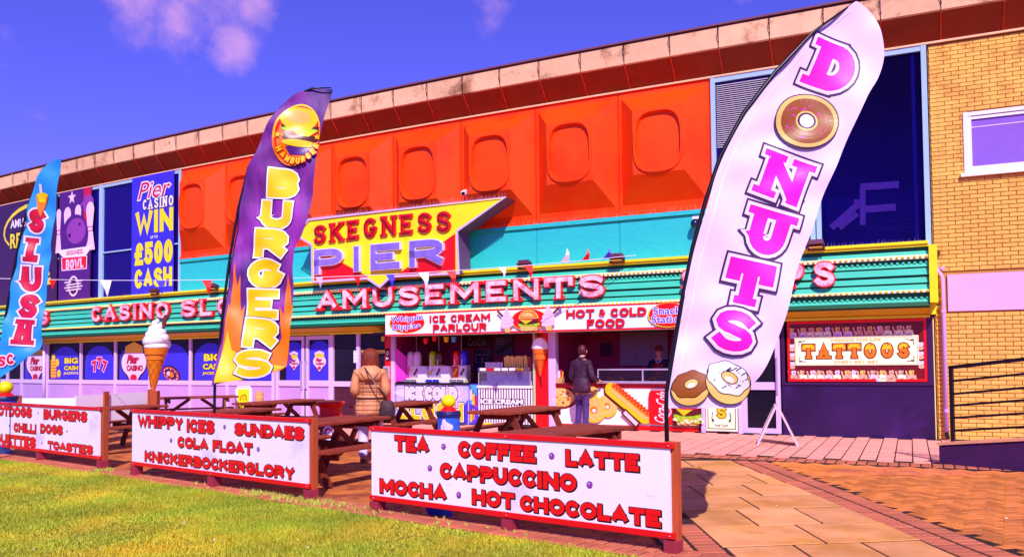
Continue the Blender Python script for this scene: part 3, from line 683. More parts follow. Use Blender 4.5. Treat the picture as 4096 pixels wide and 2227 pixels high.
# ramp wall with railings
rw = thing('ramp_wall', 'low dark purple ramp wall with pale coping right of the arcade', 'wall', (5.94, 11.64, 0), math.atan2(10.76-11.64, 6.58-5.94))
m_rw = M('purple_render', c(64, 18, 78), rough=.8, var=.2, vs=3, bump=.3)
def slope(n0, n1, x0, x1, y0, y1, z0a, z0b, z1a, z1b, b): b.add([(x0, y0, z0a), (x1, y0, z0b), (x1, y1, z0b), (x0, y1, z0a), (x0, y0, z1a), (x1, y0, z1b), (x1, y1, z1b), (x0, y1, z1a)], [(0, 1, 2, 3), (4, 5, 6, 7), (0, 1, 5, 4), (1, 2, 6, 5), (2, 3, 7, 6), (3, 0, 4, 7)])
b = B(); slope(0, 0, 0, 4, 0, .22, -.02, -.02, .25, .76, b); b.build('wall', m_rw, rw)
b = B(); slope(0, 0, -.02, 4, -.02, .24, .252, .763, .29, .80, b); b.build('coping', M('pale_coping', c(225, 160, 120), rough=.8), rw)
rail = thing('ramp_railing', 'black metal railing with six bars on the purple ramp wall', 'railing', (5.94, 11.64, .29), math.atan2(10.76-11.64, 6.58-5.94))
mb = M('black_rail', c(22, 10, 16), rough=.4)
for xp in (.14, 1.85, 3.6):
    b = B(); z = .0+(xp)*.1275; b.box(xp-.025, xp+.025, .09, .14, z-.02, z+1.05); b.build('post', mb, rail, bevel=.004)
for h, w in ((1.03, .05), (.84, .032), (.66, .032), (.5, .032), (.33, .032), (.155, .032)):
    b = B(); b.bar((.115, .115, h+.115*.10), (3.9, .115, h+3.9*.1275*(.9)), w); b.build('bar', mb, rail)
# small corner spikes against birds are built with the signs
# ============================================================ GREEN SIGN CANOPY WITH RAISED LETTERS
CU0, CU1 = -27.0, 8.5
zc_ = lambda q: FU(3668, 850+q/2.516, .5)[1]
m_dg = M('dark_green_paint', c(12, 84, 50), rough=.45, var=.08, vs=4); m_tg = M('teal_green_paint', c(66, 202, 166), rough=.4, var=.05, vs=4)
m_ye = M('yellow_paint', c(246, 232, 20), rough=.4, var=.06, vs=4, bump=.1); m_ol = M('olive_yellow_paint', c(214, 176, 14), rough=.5, var=.08, vs=1.5)
m_bulb = M('yellow_bulb', c(246, 226, 40), rough=.15, var=.10, coat=.5); m_cs = M('cream_strip_light', c(250, 238, 215), rough=.4)
can = thing('sign_canopy', 'long green ribbed canopy sign with rows of yellow bulbs and red 3D letters', 'sign', W(0, .25, 2.3), ang(0))
zz_ = [zc_(q) for q in (290, 345, 385, 425, 465, 510, 545, 560, 625, 650, 705, 722, 775, 803, 865, 898, 955, 1020, 1048)]
b = B(); b.fbox(CU0, CU1, -.02, .45, zz_[16], zz_[0]-.03, 1.5); b.build('backing', m_dg, can, world=True)
for nm, i0, i1, d1, mt in (('top_trim', 1, 0, .56, m_ye), ('rib', 3, 2, .50, m_tg), ('bulb_strip', 4, 3, .52, m_cs), ('rib', 6, 5, .50, m_tg), ('rib', 8, 7, .50, m_tg), ('rib', 10, 9, .50, m_tg), ('rib', 12, 11, .50, m_tg), ('bulb_strip', 13, 12, .52, m_cs), ('rib', 15, 14, .50, m_tg)):
    u = CU0
    while u < CU1-.01:
        ue = min(u+3.95, CU1); b = B(); z0, z1 = zz_[i0], zz_[i1]
        if nm == 'rib': b.sweep([(.44, z0), (d1, z0), (d1-.025, z1), (.44, z1)], u+.004, ue-.004, 1.3)
        elif nm == 'top_trim': b.sweep([(.0, z0+.02), (d1-.04, z0), (d1-.04, z0+.04), (d1, z0+.05), (d1, z1), (0, z1)], u+.003, ue-.003, 1.3)
        else: b.fbox(u, ue, .44, d1, z0, z1, 1.3)
        b.build(nm, mt, can, world=True); u = ue
b = B(); z0, z1, z2 = zz_[16], zz_[15], zz_[17]
b.sweep([(.40, z0), (.54, z0+.03), (.5, z1-.004), (.40, z1-.004)], CU0, CU1-.001, 1.5); b.build('cornice', m_dg, can, world=True)
b = B(); b.sweep([(.02, z2), (.12, z2), (.40, z0-.002), (.02, z0-.002)], CU0, CU1-.001, 1.5); b.build('soffit', m_ol, can, world=True)
b = B(); b.fbox(CU0, CU1, .02, .15, zz_[18], z2-.002, 1.5); b.build('lower_trim', m_ye, can, world=True)
b = B(); b.fbox(CU1, CU1+.13, -.02, .56, z1-.02, zz_[1]+.02); b.fbox(CU1+.0, CU1+.10, -.02, .3, z2, z1-.02); b.build('end_cap', m_ye, can, world=True)
# dentils and bulbs
b = B(); b.ball((0, 0, 0), .026, 8, (1, .8, 1)); bulb = b.build('bulb', m_bulb, can, smooth=True); bme = bulb.data; bpy.data.objects.remove(bulb)
den = B(); den.box(-.022, .022, -.02, .02, -.028, .028); far = B(); fd = B(); Rc = Matrix.Rotation(-ang(0), 3, 'Z'); oc = can.location
i = 0; u = CU1+.06; cnt = 0
den_me = boxmesh('dentil', .045, .05, .05, m_tg, 0)
while u > CU0:
    for zb_, zd in ((zz_[3]*.5+zz_[4]*.5, zz_[5]+.014), ((zz_[12]+zz_[13])/2, zz_[14]+.014)):
        p = W(u, .535, zb_)
        if cnt < 300: place(bme, 'bulb', Rc @ (p-oc), can)
        else: far.T = Matrix.Translation(p); far.ball((0, 0, 0), .026, 6)
        if u < CU1:
            p = W(u, .47, zd); fd.T = Matrix.Translation(p) @ Matrix.Rotation(ang(u), 4, 'Z'); fd.box(-.022, .022, -.025, .025, -.018, .018)
        cnt += 1
    u -= .094
far.T = None; fd.T = None
far.build('bulb', m_bulb, can, world=True, kind='stuff'); fd.build('dentil', m_tg, can, world=True, kind='stuff')
# slab letters, each one its own part
m_lr = M('letter_red', c(226, 24, 30), rough=.3, var=.10, vs=9); m_lp = M('letter_pink', c(255, 214, 220), rough=.22, var=.10, vs=7, col2=c(235, 120, 150), c2=(.44, .6), coat=.6)
def facemap(d): return lambda a, z, o: W(a, d+o, z)
def raised(word, x0, x1, z0, z1, parent, mo, mi, wt=.29, ow=.022, d=.5, dep=.09, slab=True, track=.05, arch=0., inner=.7, tubes=None, name='letter'):
    cx = (x0+x1)/2
    for ch, st in layout(word, x0, x1, z0, z1, wt, track, slab):
        A = Art(facemap(d), 0, 0); i = 0
        for pth, w, cl in st:
            pth = [(a, z+arch*(1-((a-cx)/((x1-x0)/2))**2)) for a, z in pth]
            A.solid(pth, w, mo, cl, 0, dep+i*.0009, 0); i += 1
        if mi is not None:
            for pth, w, cl in st:
                if w < st[0][1]*.8: continue
                pth = [(a, z+arch*(1-((a-cx)/((x1-x0)/2))**2)) for a, z in pth]; i += 1
                A.solid(pth, w*inner, mi, cl, dep, dep+.012+i*.0009, 0)
        if tubes is not None:
            for pth, w, cl in st:
                if w < st[0][1]*.8: continue
                pth = [(a, z+arch*(1-((a-cx)/((x1-x0)/2))**2)) for a, z in pth]; i += 1
                A.solid(pth, .018, tubes, cl, dep+.01, dep+.03+i*.0009, 0)
        A.build(name, parent)
def spanpx(zf, tl, br, d):
    a = FU(*zf(*tl), d); e = FU(*zf(*br), d); return a[0], e[0], e[1], a[1]
z7 = Zm(2.3345, 1900, 700); z2 = Zm(2.335, 0, 1150); z9 = Zm(2.335, 1100, 700); z6 = Zm(2.516, 3072, 850)
zl0 = FU(*z9(500, 1262), .55)[1]+.02; zl1 = FU(*z9(500, 1092), .55)[1]
zl0, zl1 = 2.78, 3.28
raised('AMUSEMENTS', FU(*z9(385, 1200), .55)[0], FU(*z7(1245, 1050), .55)[0], zl0, zl1, can, m_lr, m_lp, track=.05)
raised('CASINO', FU(*z2(850, 240), .55)[0], FU(*z2(1600, 220), .55)[0], zl0, zl1, can, m_lr, m_lp)
raised('SLOTS', FU(*z2(1685, 220), .55)[0], FU(*z2(2620, 150), .55)[0], zl0, zl1, can, m_lr, m_lp)
e_ = FU(*z6(718, 620), .55)[0]; wS = FU(*z6(718, 620), .55)[0]-FU(*z6(430, 620), .55)[0]
raised('PS', FU(*z6(130, 620), .55)[0], e_, zl0, zl1, can, m_lr, m_lp)
raised('S', FU(*z7(1900, 1000), .55)[0], FU(*z7(1900, 1000), .55)[0]+wS, zl0, zl1, can, m_lr, m_lp)
raised('S', FU(*z2(340, 240), .55)[0], FU(*z2(470, 240), .55)[0], zl0, zl1, can, m_lr, m_lp)
# floodlights on the canopy
def flood(u, label):
    t = thing('floodlight', label, 'floodlight', W(u, .62, zz_[0]), ang(u), 'floodlights on the canopy')
    b = B(); b.T = Matrix.Rotation(-.35, 4, 'X'); b.box(-.13, .13, -.10, .08, .02, .11); b.box(-.15, .15, -.13, .10, .0, .022); b.T = None; b.build('lamp_body', M('bronze_housing', c(96, 40, 70), rough=.5), t, bevel=.006)
    b = B(); b.box(-.12, .12, -.09, .07, -.025, -.002); b.build('lens', M('amber_lens', c(200, 150, 60), rough=.2), t)
    b = B(); b.box(-.15, -.135, -.02, .06, -.06, .08); b.box(.135, .15, -.02, .06, -.06, .08); b.box(-.135, .135, .06, .075, -.06, -.035); b.build('bracket', P('plum'), t)
for (x, y), l in (((2100, 1050), 'floodlight above the first N of the red word'), ((2470, 1020), 'floodlight above the canopy just right of the last red S'), ((3265, 985), 'floodlight at foot of the pale window mullion right of the tall white flag'), ((855, 1140), 'floodlight above the letters SLO beside the purple flag'), ((620, 1160), 'floodlight on the canopy below the blue casino banner')):
    flood(FU(x, y, .6)[0], l)
# bird spikes
sp = B()
for u0, u1, z, d in ((-5.4, .25, 5.09, .72), (CU0, CU1, zz_[0]-.03, .48), (BAY[8], BAY[0], 4.53, .08)):
    u = u0
    while u < u1:
        p = W(u, d+random.uniform(-.03, .03), z); h = random.uniform(.07, .13); q = p+Vector((random.uniform(-.03, .03), random.uniform(-.03, .03), h)); a = Vector((.0022, -.001, 0)); sp.add([p-a, p+a, q], [(0, 1, 2)]); u += .045 if z > 4.4 else .06
o = sp.build('bird_spikes', M('spike_steel', c(235, 215, 225), rough=.3, metal=.3)); tag(o, 'rows of thin steel bird spikes along the sign tops and ledge', 'bird spikes'); o['kind'] = 'stuff'
# ============================================================ ARROW SIGN
ps = thing('arrow_sign', 'yellow arrow-shaped pier sign with red and silver letters above the canopy', 'sign', W(-2.7, .5, 3.3), ang(-2.7))
poly = [(-5.4, 5.08), (.27, 5.07), (-.99, 4.43), (-.95, 3.47), (-2.85, 3.5), (-3.17, 3.27), (-3.56, 3.5), (-5.28, 3.5), (-5.3, 4.44), (-5.82, 4.72)]
def dice(poly, u0, u1, step): pass
class FlatMap:      # rigid plane tangent to the front at uc
    def __init__(s, uc, d): s.uc = uc; s.o = W(uc, d, 0); a = -ang(uc); s.t = Vector((math.cos(a), -math.sin(a), 0)); s.n = Vector((-math.sin(a), -math.cos(a), 0))
    def __call__(s, a, z, o): return s.o+s.t*(a-s.uc)+s.n*o+Vector((0, 0, z))
fm = FlatMap(-2.7, .7)
A = Art(fm, 0, .0015); b = A.b; A._m(m_ye); k = len(poly); tri = tessellate_polygon([[Vector((x, z, 0)) for x, z in poly]])
b.add([fm(x, z, 0) for x, z in poly]+[fm(x, z, -.5) for x, z in poly], [tuple(t) for t in tri]+[tuple(i+k for i in t) for t in tri]); A._m(M('purple_side', c(96, 60, 110), rough=.5)); b.add([fm(x, z, 0) for x, z in poly]+[fm(x, z, -.5) for x, z in poly], [(j, j+k, (j+1) % k+k, (j+1) % k) for j in range(k)])
zf = lambda x, y: (lambda q: q)(FU(*z9(x, y), .7))
rd = P('red')
A.poly([zf(368, 680), zf(868, 948), zf(860, 968), zf(366, 985)], rd); A.poly([zf(1688, 545), zf(1062, 985), zf(1110, 930), zf(1690, 885)], rd)
A.build('board', ps)
A = Art(fm, .002, 0); A.line(poly, .055, m_fr, closed=True, off=.03); A.b.fbox
A.build('edge_trim', ps)
A2 = Art(fm, 0, 0)
def raisedF(word, x0, x1, z0, z1, mo, mi, parent, wt, slab, dep, arch, tubes=None, inner=.5, track=.12, ow=0):
    cx = (x0+x1)/2
    for ch, st in layout(word, x0, x1, z0, z1, wt, track, slab):
        A = Art(fm, 0, 0); i = 0; f = lambda pth: [(a, z+arch*(1-((a-cx)/((x1-x0)/2))**2)) for a, z in pth]
        for pth, w, cl in st: A.solid(f(pth), w, mo, cl, .004, dep+i*.0012); i += 1
        for pth, w, cl in st:
            if w < st[0][1]*.8: continue
            if mi: A.solid(f(pth), w*inner, mi, cl, dep, dep+.01+i*.0012); i += 1
            if tubes: A.solid(f(pth), .014, tubes, cl, dep+.02, dep+.035+i*.0012); i += 1
        A.build('letter', parent)
a = zf(362, 465); e = zf(1668, 548); raisedF('SKEGNESS', a[0], e[0], 4.42, 4.90, m_lr, None, ps, .22, True, .05, .05, M('dark_red_tube', c(170, 10, 20), rough=.3))
a = zf(385, 690); e = zf(1610, 880); raisedF('PIER', a[0], e[0], 3.66, 4.30, M('letter_white_edge', c(235, 215, 245), rough=.3), M('letter_violet', c(150, 122, 222), rough=.25, var=.2, vs=5, metal=.2), ps, .29, False, .09, .0, None, .78, .22)
# CCTV camera
t = thing('security_camera', 'white security camera on bracket below the orange panels', 'camera', W(-1.10, .1, 5.3), ang(-1.1))
b = B(); b.T = Matrix.Rotation(.35, 4, 'X') @ Matrix.Rotation(.3, 4, 'Z'); b.box(-.055, .055, -.32, .0, .10, .2); b.T = None; b.build('housing', mwh, t, bevel=.012)
b = B(); b.T = Matrix.Rotation(.35, 4, 'X') @ Matrix.Rotation(.3, 4, 'Z'); b.box(-.04, .04, -.325, -.318, .115, .185); b.T = None; b.build('lens', P('black'), t)
b = B(); b.tube([(.0, -.12, .1), (.03, -.06, -.02), (.05, .05, -.06)], .02, 8); b.build('bracket', mwh, t)
t = thing('security_camera', 'dark dome camera on white arm beside the tall white flag', 'camera', W(FU(2790, 900)[0], .1, FU(2790, 900)[1]), ang(4))
b = B(); b.box(-.03, .14, -.2, .0, .08, .13); b.build('arm', mwh, t); b = B(); b.ball((0, -.12, 0), .09, 12); b.build('dome', M('dome_navy', c(14, 40, 90), rough=.2), t, smooth=True)

# ============================================================ BANNERS ON THE UPPER GLAZING
def banner(name, label, cat, u0, u1, z0, z1, base, draw, d=.075, th=.012):
    t = thing(name, label, cat, W((u0+u1)/2, d, z0), ang((u0+u1)/2)); b = B(); b.fbox(u0, u1, d, d+th, z0, z1); b.build('panel', P(base), t, world=True)
    A = Art(facemap(d+th), .002, .0006); draw(A); A.build('print', t); return t
z1_ = Zm(2.335, 0, 600)
def q1(x, y, d=.09): return FU(*z1_(x, y), d)
def dr(A):
    a = q1(1275, 300); e = q1(1610, 420); A.btext('Pier', (a[0]+e[0])/2, (a[1]+e[1])/2-.02, .62, 'softpink', width=e[0]-a[0], bold=.02, shear=.3, outl=((.05, 'black'), (.03, 'white'))); A.n += 1
    A.btext('Pier', (a[0]+e[0])/2, (a[1]+e[1])/2-.02, .50, 'crimson', width=(e[0]-a[0])*.9, shear=.3)
    a = q1(1330, 445); e = q1(1625, 510); A.text('CASINO', a[0], e[0], e[1]-.02, e[1]+.30, 'white', wt=.2, outl=((.025, 'black'),), slab=True, seg=None)
    a = q1(1268, 610); e = q1(1618, 775); A.text('WIN', a[0], e[0], 5.42, 6.12, 'yellow', wt=.26)
    a = q1(1400, 805); A.btext('UP TO', (q1(1440, 810)[0]), q1(1440, 812)[1], .09, 'white', bold=.02)
    A.text('£500', q1(1258, 900)[0], q1(1615, 900)[0], 4.48, 5.17, 'yellow', wt=.25); A.text('CASH', q1(1258, 1150)[0], q1(1610, 1150)[0], 3.78, 4.36, 'yellow', wt=.25)
banner('casino_banner', 'blue banner with yellow cash prize lettering beside orange panels', 'banner', -13.36, -11.36, 3.58, 7.2, 'blue', dr)
def dr(A):
    U0, U1 = -17.3, -15.5; w = U1-U0; f = lambda x, y: q1(x, y)
    A.poly([(U0, 5.0), (U1, 5.0), (U1, 7.2), (U0, 7.2)], 'purple'); A.poly([(U1-.42, 5.6), (U1, 5.2), (U1, 7.2), (U1-.42, 7.2)], 'crimson')
    a = f(672, 445); s5 = [(a[0]+r*math.sin(k*PI/5), a[1]+r*math.cos(k*PI/5)) for k, r in ((i, .24 if i % 2 == 0 else .1) for i in range(10))]; A.poly(s5, 'softpink')
    a = f(825, 500); A.disc(a[0], a[1], .3, .3, 'magenta'); A.line([(a[0]-.55, a[1]-.1), (a[0]-.2, a[1]+.1)], .08, 'magenta')
    for x, y, r in ((550, 560, .14), (632, 545, .21), (732, 520, .18), (845, 495, .22)):
        a = f(x, y); z_ = a[1]-r; A.disc(a[0], z_, r, r*1.2, 'softpink'); A.poly([(a[0]-r, z_), (a[0]+r, z_), (a[0]+r*.62, z_-.62), (a[0]+r*1.3, z_-1.3), (a[0]-r*1.3, z_-1.3), (a[0]-r*.62, z_-.62)], 'softpink')
        A.line([(a[0]-r*.65, z_-.55), (a[0]+r*.65, z_-.55)], .03, 'crimson'); A.line([(a[0]-r*.65, z_-.68), (a[0]+r*.65, z_-.68)], .03, 'crimson')
    a = f(700, 820); A.disc(a[0], a[1]+.05, .78, .72, 'purple'); A.disc(a[0]+.08, a[1]+.22, .55, .42, 'magenta'); A.disc(a[0]+.28, a[1]+.42, .07, .05, 'plum'); A.disc(a[0]-.3, a[1]+.1, .09, .08, 'plum')
    A.poly([(U0, 3.6), (U1, 3.6), (U1, 4.72), (U0, 4.72)], 'purple')
    p = [f(535, 940), f(865, 893), f(700, 1125)]; A.poly([f(535, 940), f(868, 893), f(790, 1010), f(600, 1010)], 'white')
    A.poly([f(575, 1005), f(820, 985), f(815, 1110), f(580, 1130)], 'softpink'); A.poly([f(582, 1010), f(812, 992), f(808, 1102), f(588, 1118)], 'red')
    a = f(700, 955); A.btext('SKEGNESS', a[0], a[1], .15, 'crimson', width=.95, bold=.02); a = f(700, 1055); A.text('BOWL', a[0]-.5, a[0]+.5, a[1]-.18, a[1]+.14, 'softpink', wt=.24)
    a = f(690, 1270); A.disc(a[0], a[1], .3, .34, 'softpink'); A.disc(a[0], a[1], .24, .27, 'plum')
    for k in range(4): A.line([(a[0]-.5+.1*(k % 2), a[1]+.14-.09*k), (a[0]+.5-.08*(k % 2), a[1]+.16-.09*k)], .045, 'softpink')
banner('bowling_banner', 'purple bowling banner with white pins and ball beside blue windows', 'banner', -17.34, -15.48, 3.58, 7.2, 'plum', dr)
def dr(A):
    U0, U1 = -21.2, -17.5
    A.disc(-19.4, 6.3, 1.6, .75, 'yellow', rot=.1); A.disc(-19.4, 6.28, 1.5, .64, 'plum', rot=.1)
    A.btext('AMUSEMENT', -19.3, 6.45, .3, 'white', width=2.4, bold=.03); A.btext('RELEASE', -19.2, 5.85, .62, 'yellow', width=2.7, bold=.03, outl=((.06, 'black'),)); A.btext('PRIZES', -18.9, 5.2, .36, 'white', width=2.0, bold=.04)
    a = (-18.6, 4.55)
    for k in range(9): t_ = PI*(k+.5)/9; A.poly([(a[0]+.15*math.cos(t_-.1), a[1]-.4+.15*math.sin(t_-.1)), (a[0]+.8*math.cos(t_-.13), a[1]-.4+.95*math.sin(t_-.13)), (a[0]+.8*math.cos(t_+.13), a[1]-.4+.95*math.sin(t_+.13)), (a[0]+.15*math.cos(t_+.1), a[1]-.4+.15*math.sin(t_+.1))], 'yellow')
    A.poly([(a[0]-.55, a[1]-.4), (a[0]+.55, a[1]-.4), (a[0], a[1]-.95)], 'white'); A.poly([(a[0]-.42, a[1]-.42), (a[0]+.42, a[1]-.42), (a[0], a[1]-.82)], 'gold'); A.disc(a[0], a[1]-.52, .13, .13, 'brown')
banner('prizes_banner', 'dark banner with yellow sunburst at far left behind the cyan flag', 'banner', -21.4, -17.45, 3.58, 7.2, 'plum', dr)
# window stickers on the shopfront
def crest(A, cx, cz, s_, blue=True):
    A.disc(cx, cz+.02*s_, .40*s_, .30*s_, 'plum'); A.poly([(cx-.42*s_, cz), (cx+.42*s_, cz), (cx, cz-.48*s_)], 'plum')
    A.disc(cx, cz+.02*s_, .37*s_, .26*s_, 'softpink'); A.poly([(cx-.37*s_, cz), (cx+.37*s_, cz), (cx, cz-.42*s_)], 'softpink')
    A.poly([(cx-.27*s_, cz+.2*s_), (cx+.27*s_, cz+.2*s_), (cx+.25*s_, cz+.32*s_), (cx, cz+.40*s_), (cx-.25*s_, cz+.32*s_)], 'gold')
    A.btext('Pier', cx-.03*s_, cz+.08*s_, .17*s_, 'crimson', shear=.3, bold=.03, outl=((.05, 'black'),)); A.btext('CASINO', cx+.03*s_, cz-.08*s_, .11*s_, 'crimson', bold=.03, outl=((.04, 'black'),)); A.disc(cx, cz-.26*s_, .1*s_, .07*s_, 'crimson')
def sticker(x0, x1, label, kind, z1=2.02):
    u0, u1 = FU(x0, 1430, .01)[0], FU(x1, 1430, .01)[0]; w = u1-u0; cx = (u0+u1)/2; t = thing('window_sticker', label, 'sticker', W(cx, .006, 1.03), ang(cx), 'blue arched window stickers')
    A = Art(facemap(.004), .001, .0008); zm = z1-.3*w
    A.poly([(u0, 1.02), (u1, 1.02)]+[(cx+w/2*math.cos(a_), zm+.34*w*math.sin(a_)) for a_ in [PI*i/10 for i in range(11)]], 'blue')
    if kind == 'crest': crest(A, cx, 1.50, w/.86)
    if kind == '777':
        for k, (dx, dz, r) in enumerate(((-.27, -.06, .2), (0, .05, 0), (.27, -.06, -.25))): A.text('7', cx+dx-.12, cx+dx+.12, 1.32+dz, 1.68+dz, 'crimson', wt=.28, outl=((.022, 'softpink'),), rot=r)
    if kind == 'cash':
        c0 = cx+.08*w; A.btext('BIG', c0, 1.66, .24, 'yellow', width=.62*w, bold=.04, outl=((.07, 'black'),)); A.btext('CASH', c0, 1.40, .19, 'yellow', width=.66*w, bold=.04, outl=((.07, 'black'),)); A.btext('JACKPOTS', c0, 1.2, .11, 'yellow', width=.66*w, bold=.03, outl=((.06, 'black'),))
    if kind == 'coins':
        c0 = cx+.2*w; A.btext('BIG', c0, 1.62, .22, 'yellow', width=.5*w, bold=.04, outl=((.07, 'black'),)); A.btext('CASH', c0, 1.38, .17, 'yellow', width=.5*w, bold=.04, outl=((.07, 'black'),)); A.btext('JACKPOTS', c0, 1.2, .1, 'yellow', width=.5*w, bold=.03)
        for i in range(12): A.disc(u0+.1*w, 1.08+i*.05, .11*w, .03, 'gold' if i % 2 else 'orange')
        for px, pz in ((.1, 1.72), (.24, 1.56), (.3, 1.2)): A.disc(u0+px*w, pz, .11, .13, 'gold')
    if kind == 'wheel':
        A.disc(cx+.02, 1.2, .42, .23, 'plum', rot=-.3); A.disc(cx-.0, 1.18, .36, .19, 'orange', rot=-.3); A.disc(cx-.0, 1.18, .33, .17, 'plum', rot=-.3)
        for i in range(20): a_ = 2*PI*i/20; A.disc(cx+.29*math.cos(a_), 1.18+.145*math.sin(a_)-.09*math.cos(a_), .03, .02, ('red', 'softpink')[i % 2], n=6, rings=1)
        A.disc(cx-.0, 1.18, .17, .08, 'orange', rot=-.3); A.disc(cx-.1, 1.2, .07, .06, 'softpink')
    if kind == 'door': crest(A, cx, 1.5, w/.86*.8); A.line([(cx-.2*w, 1.72), (cx, 1.76), (cx+.2*w, 1.72)], .06, 'softpink')
    A.build('print', t)
sticker(100, 186, 'blue sticker with casino crest behind the cyan flag', 'crest'); sticker(204, 320, 'blue sticker with gold coins left of the three sevens', 'coins'); sticker(340, 456, 'blue sticker with three red sevens', '777')
sticker(478, 594, 'blue sticker with casino crest left of giant ice-cream cone', 'crest'); sticker(614, 756, 'blue sticker with roulette wheel right of giant ice-cream cone', 'wheel'); sticker(778, 905, 'blue sticker with yellow jackpot words left of purple flag', 'cash')
sticker(1145, 1207, 'blue sticker on left door leaf', 'door'); sticker(1240, 1316, 'blue sticker on right door leaf', 'door'); sticker(960, 1090, 'plain blue sticker behind the purple flag', 'plain')
for x0, x1, y0, y1, k, l in ((1414, 1430, 1402, 1450, 'white', 'small white notices stuck on lilac door post'), (1447, 1460, 1428, 1452, 'softpink', 'white notice behind woman in tan jacket'), (1447, 1540, 1401, 1412, 'gold', 'yellow strip notice above the woman'), (1525, 1538, 1345, 1365, 'yellow', 'small yellow notice beside kiosk sign')):
    a = FU(x0, y0, .07); e = FU(x1, y1, .07); t = thing('notice', l, 'notice', W((a[0]+e[0])/2, .068, e[1]), ang(a[0])); A = Art(facemap(.066), .002, .001); A.poly([(a[0], e[1]), (e[0], e[1]), (e[0], a[1]), (a[0], a[1])], k)
    for j in range(3): A.line([(a[0]+.02, a[1]-.04-(a[1]-e[1])*.3*j), (e[0]-.02, a[1]-.04-(a[1]-e[1])*.3*j)], .008, 'dim')
    A.build('sheet', t)
# ---- tattoo shop board
zt_ = Zm(2.001, 3072, 1150)
def qt(x, y, d=.03): return FU(*zt_(x, y), d)
a = qt(150, 255); e = qt(1280, 755); tu0, tu1, tz0, tz1 = a[0], e[0], 1.035, 2.19
t = thing('tattoo_sign', 'cream tattoo shop sign over collage of figures in red frame', 'sign', W((tu0+tu1)/2, 0, tz0), ang(7)); b = B(); b.fbox(tu0, tu1, -.01, .02, tz0, tz1); b.build('collage_board', P('darkred'), t, world=True)
b = B(); w = .05
for q in ((tu0, tu1, tz0, tz0+w), (tu0, tu1, tz1-w, tz1), (tu0, tu0+w, tz0+w, tz1-w), (tu1-w, tu1, tz0+w, tz1-w)): b.fbox(q[0], q[1], .02, .035, q[2], q[3])
b.build('frame', P('red'), t, world=True)
A = Art(facemap(.02), .001, .0007); rr = random.Random(3)
for row, (zz0, zz1) in enumerate(((1.90, 2.12), (1.08, 1.30))):
    u = tu0+.1
    while u < tu1-.12:
        o = A.up() if A.n < 18 else A.off+18*A.dl+rr.random()*.0004
        A.disc(u+rr.uniform(-.02, .02), zz0+.13, .045, .06, rr.choice(['softpink', 'skin', 'tan']), off=o, n=10, rings=1); A.poly([(u-.09, zz0-.04), (u+.09, zz0-.04), (u+.07, zz0+.08), (u-.07, zz0+.08)], rr.choice(['softpink', 'skin', 'cream']), off=o+.0003)
        A.line([(u-.06, zz0+.02), (u-.09, zz0+.14)], .03, 'skin', off=o+.0005); A.disc(u, zz0+.185, .045, .025, rr.choice(['meat', 'maroon', 'darkred']), off=o+.0006, n=8, rings=1); A.disc(u+.015, zz0+.12, .02, .01, 'meat', off=o+.0007, n=6, rings=1); A.line([(u-.03, zz0+.0), (u+.03, zz0+.02)], .012, 'meat', off=o+.0008)
        u += rr.uniform(.13, .2)
for zz0 in (1.38, 1.55, 1.72):
    for u in (tu0+.09, tu1-.1): A.disc(u, zz0, .045, .06, 'softpink', n=10, rings=1); A.disc(u, zz0-.07, .05, .04, 'skin', n=8, rings=1); A.disc(u, zz0+.05, .04, .02, 'maroon', n=8, rings=1)
A.build('collage', t)
pu0, pu1, pz0, pz1 = qt(215, 500)[0], qt(1207, 500)[0], 1.34, 1.885
b = B(); b.fbox(pu0, pu1, .02, .045, pz0, pz1); b.build('name_board', P('cream'), t, world=True)
A = Art(facemap(.045), .001, .001); cx = (pu0+pu1)/2
x0 = qt(275, 500)[0]; x1 = qt(1140, 500)[0]
A.text('TATTOOS', x0, x1, 1.475, 1.745, 'orange', wt=.25, slab=True, outl=((.018, 'meat'),), track=.16)
lay_ = [(p_, w_) for ch, st in layout('TATTOOS', x0, x1, 1.475, 1.745, .25, .16, True) for p_, w_, c_ in st for _ in (0,) if max(q_[1] for q_ in p_) > 1.62 and w_ > .04]
for p_, w_ in lay_:
    up_ = [q_ for q_ in p_ if q_[1] > 1.63]
    if len(up_) > 1: A.line(up_, w_*.8, 'gold', cap=False, off=A.off+A.n*A.dl+.001)
A.btext('DESIGNS FOR LIFE', qt(700, 420)[0], 1.815, .05, 'tan', width=qt(900, 420)[0]-qt(500, 420)[0], bold=.02); A.btext('07831 831 881', qt(700, 590)[0], 1.405, .045, 'tan', width=.75, bold=.02)
for sx, ux in ((1, pu0+.08), (-1, pu1-.08)):
    for sz, uz in ((1, pz0+.07), (-1, pz1-.07)): A.line([(ux+sx*.12, uz), (ux+sx*.05, uz+.012*sz), (ux, uz+.0), (ux, uz+sz*.1)], .008, 'black'); A.disc(ux+sx*.03, uz+.015*sz, .022, .012, 'black', n=8, rings=1)
A.line([(pu0+.02, pz0+.02), (pu1-.02, pz0+.02), (pu1-.02, pz1-.02), (pu0+.02, pz1-.02)], .006, 'tan', closed=True)
A.build('lettering', t)
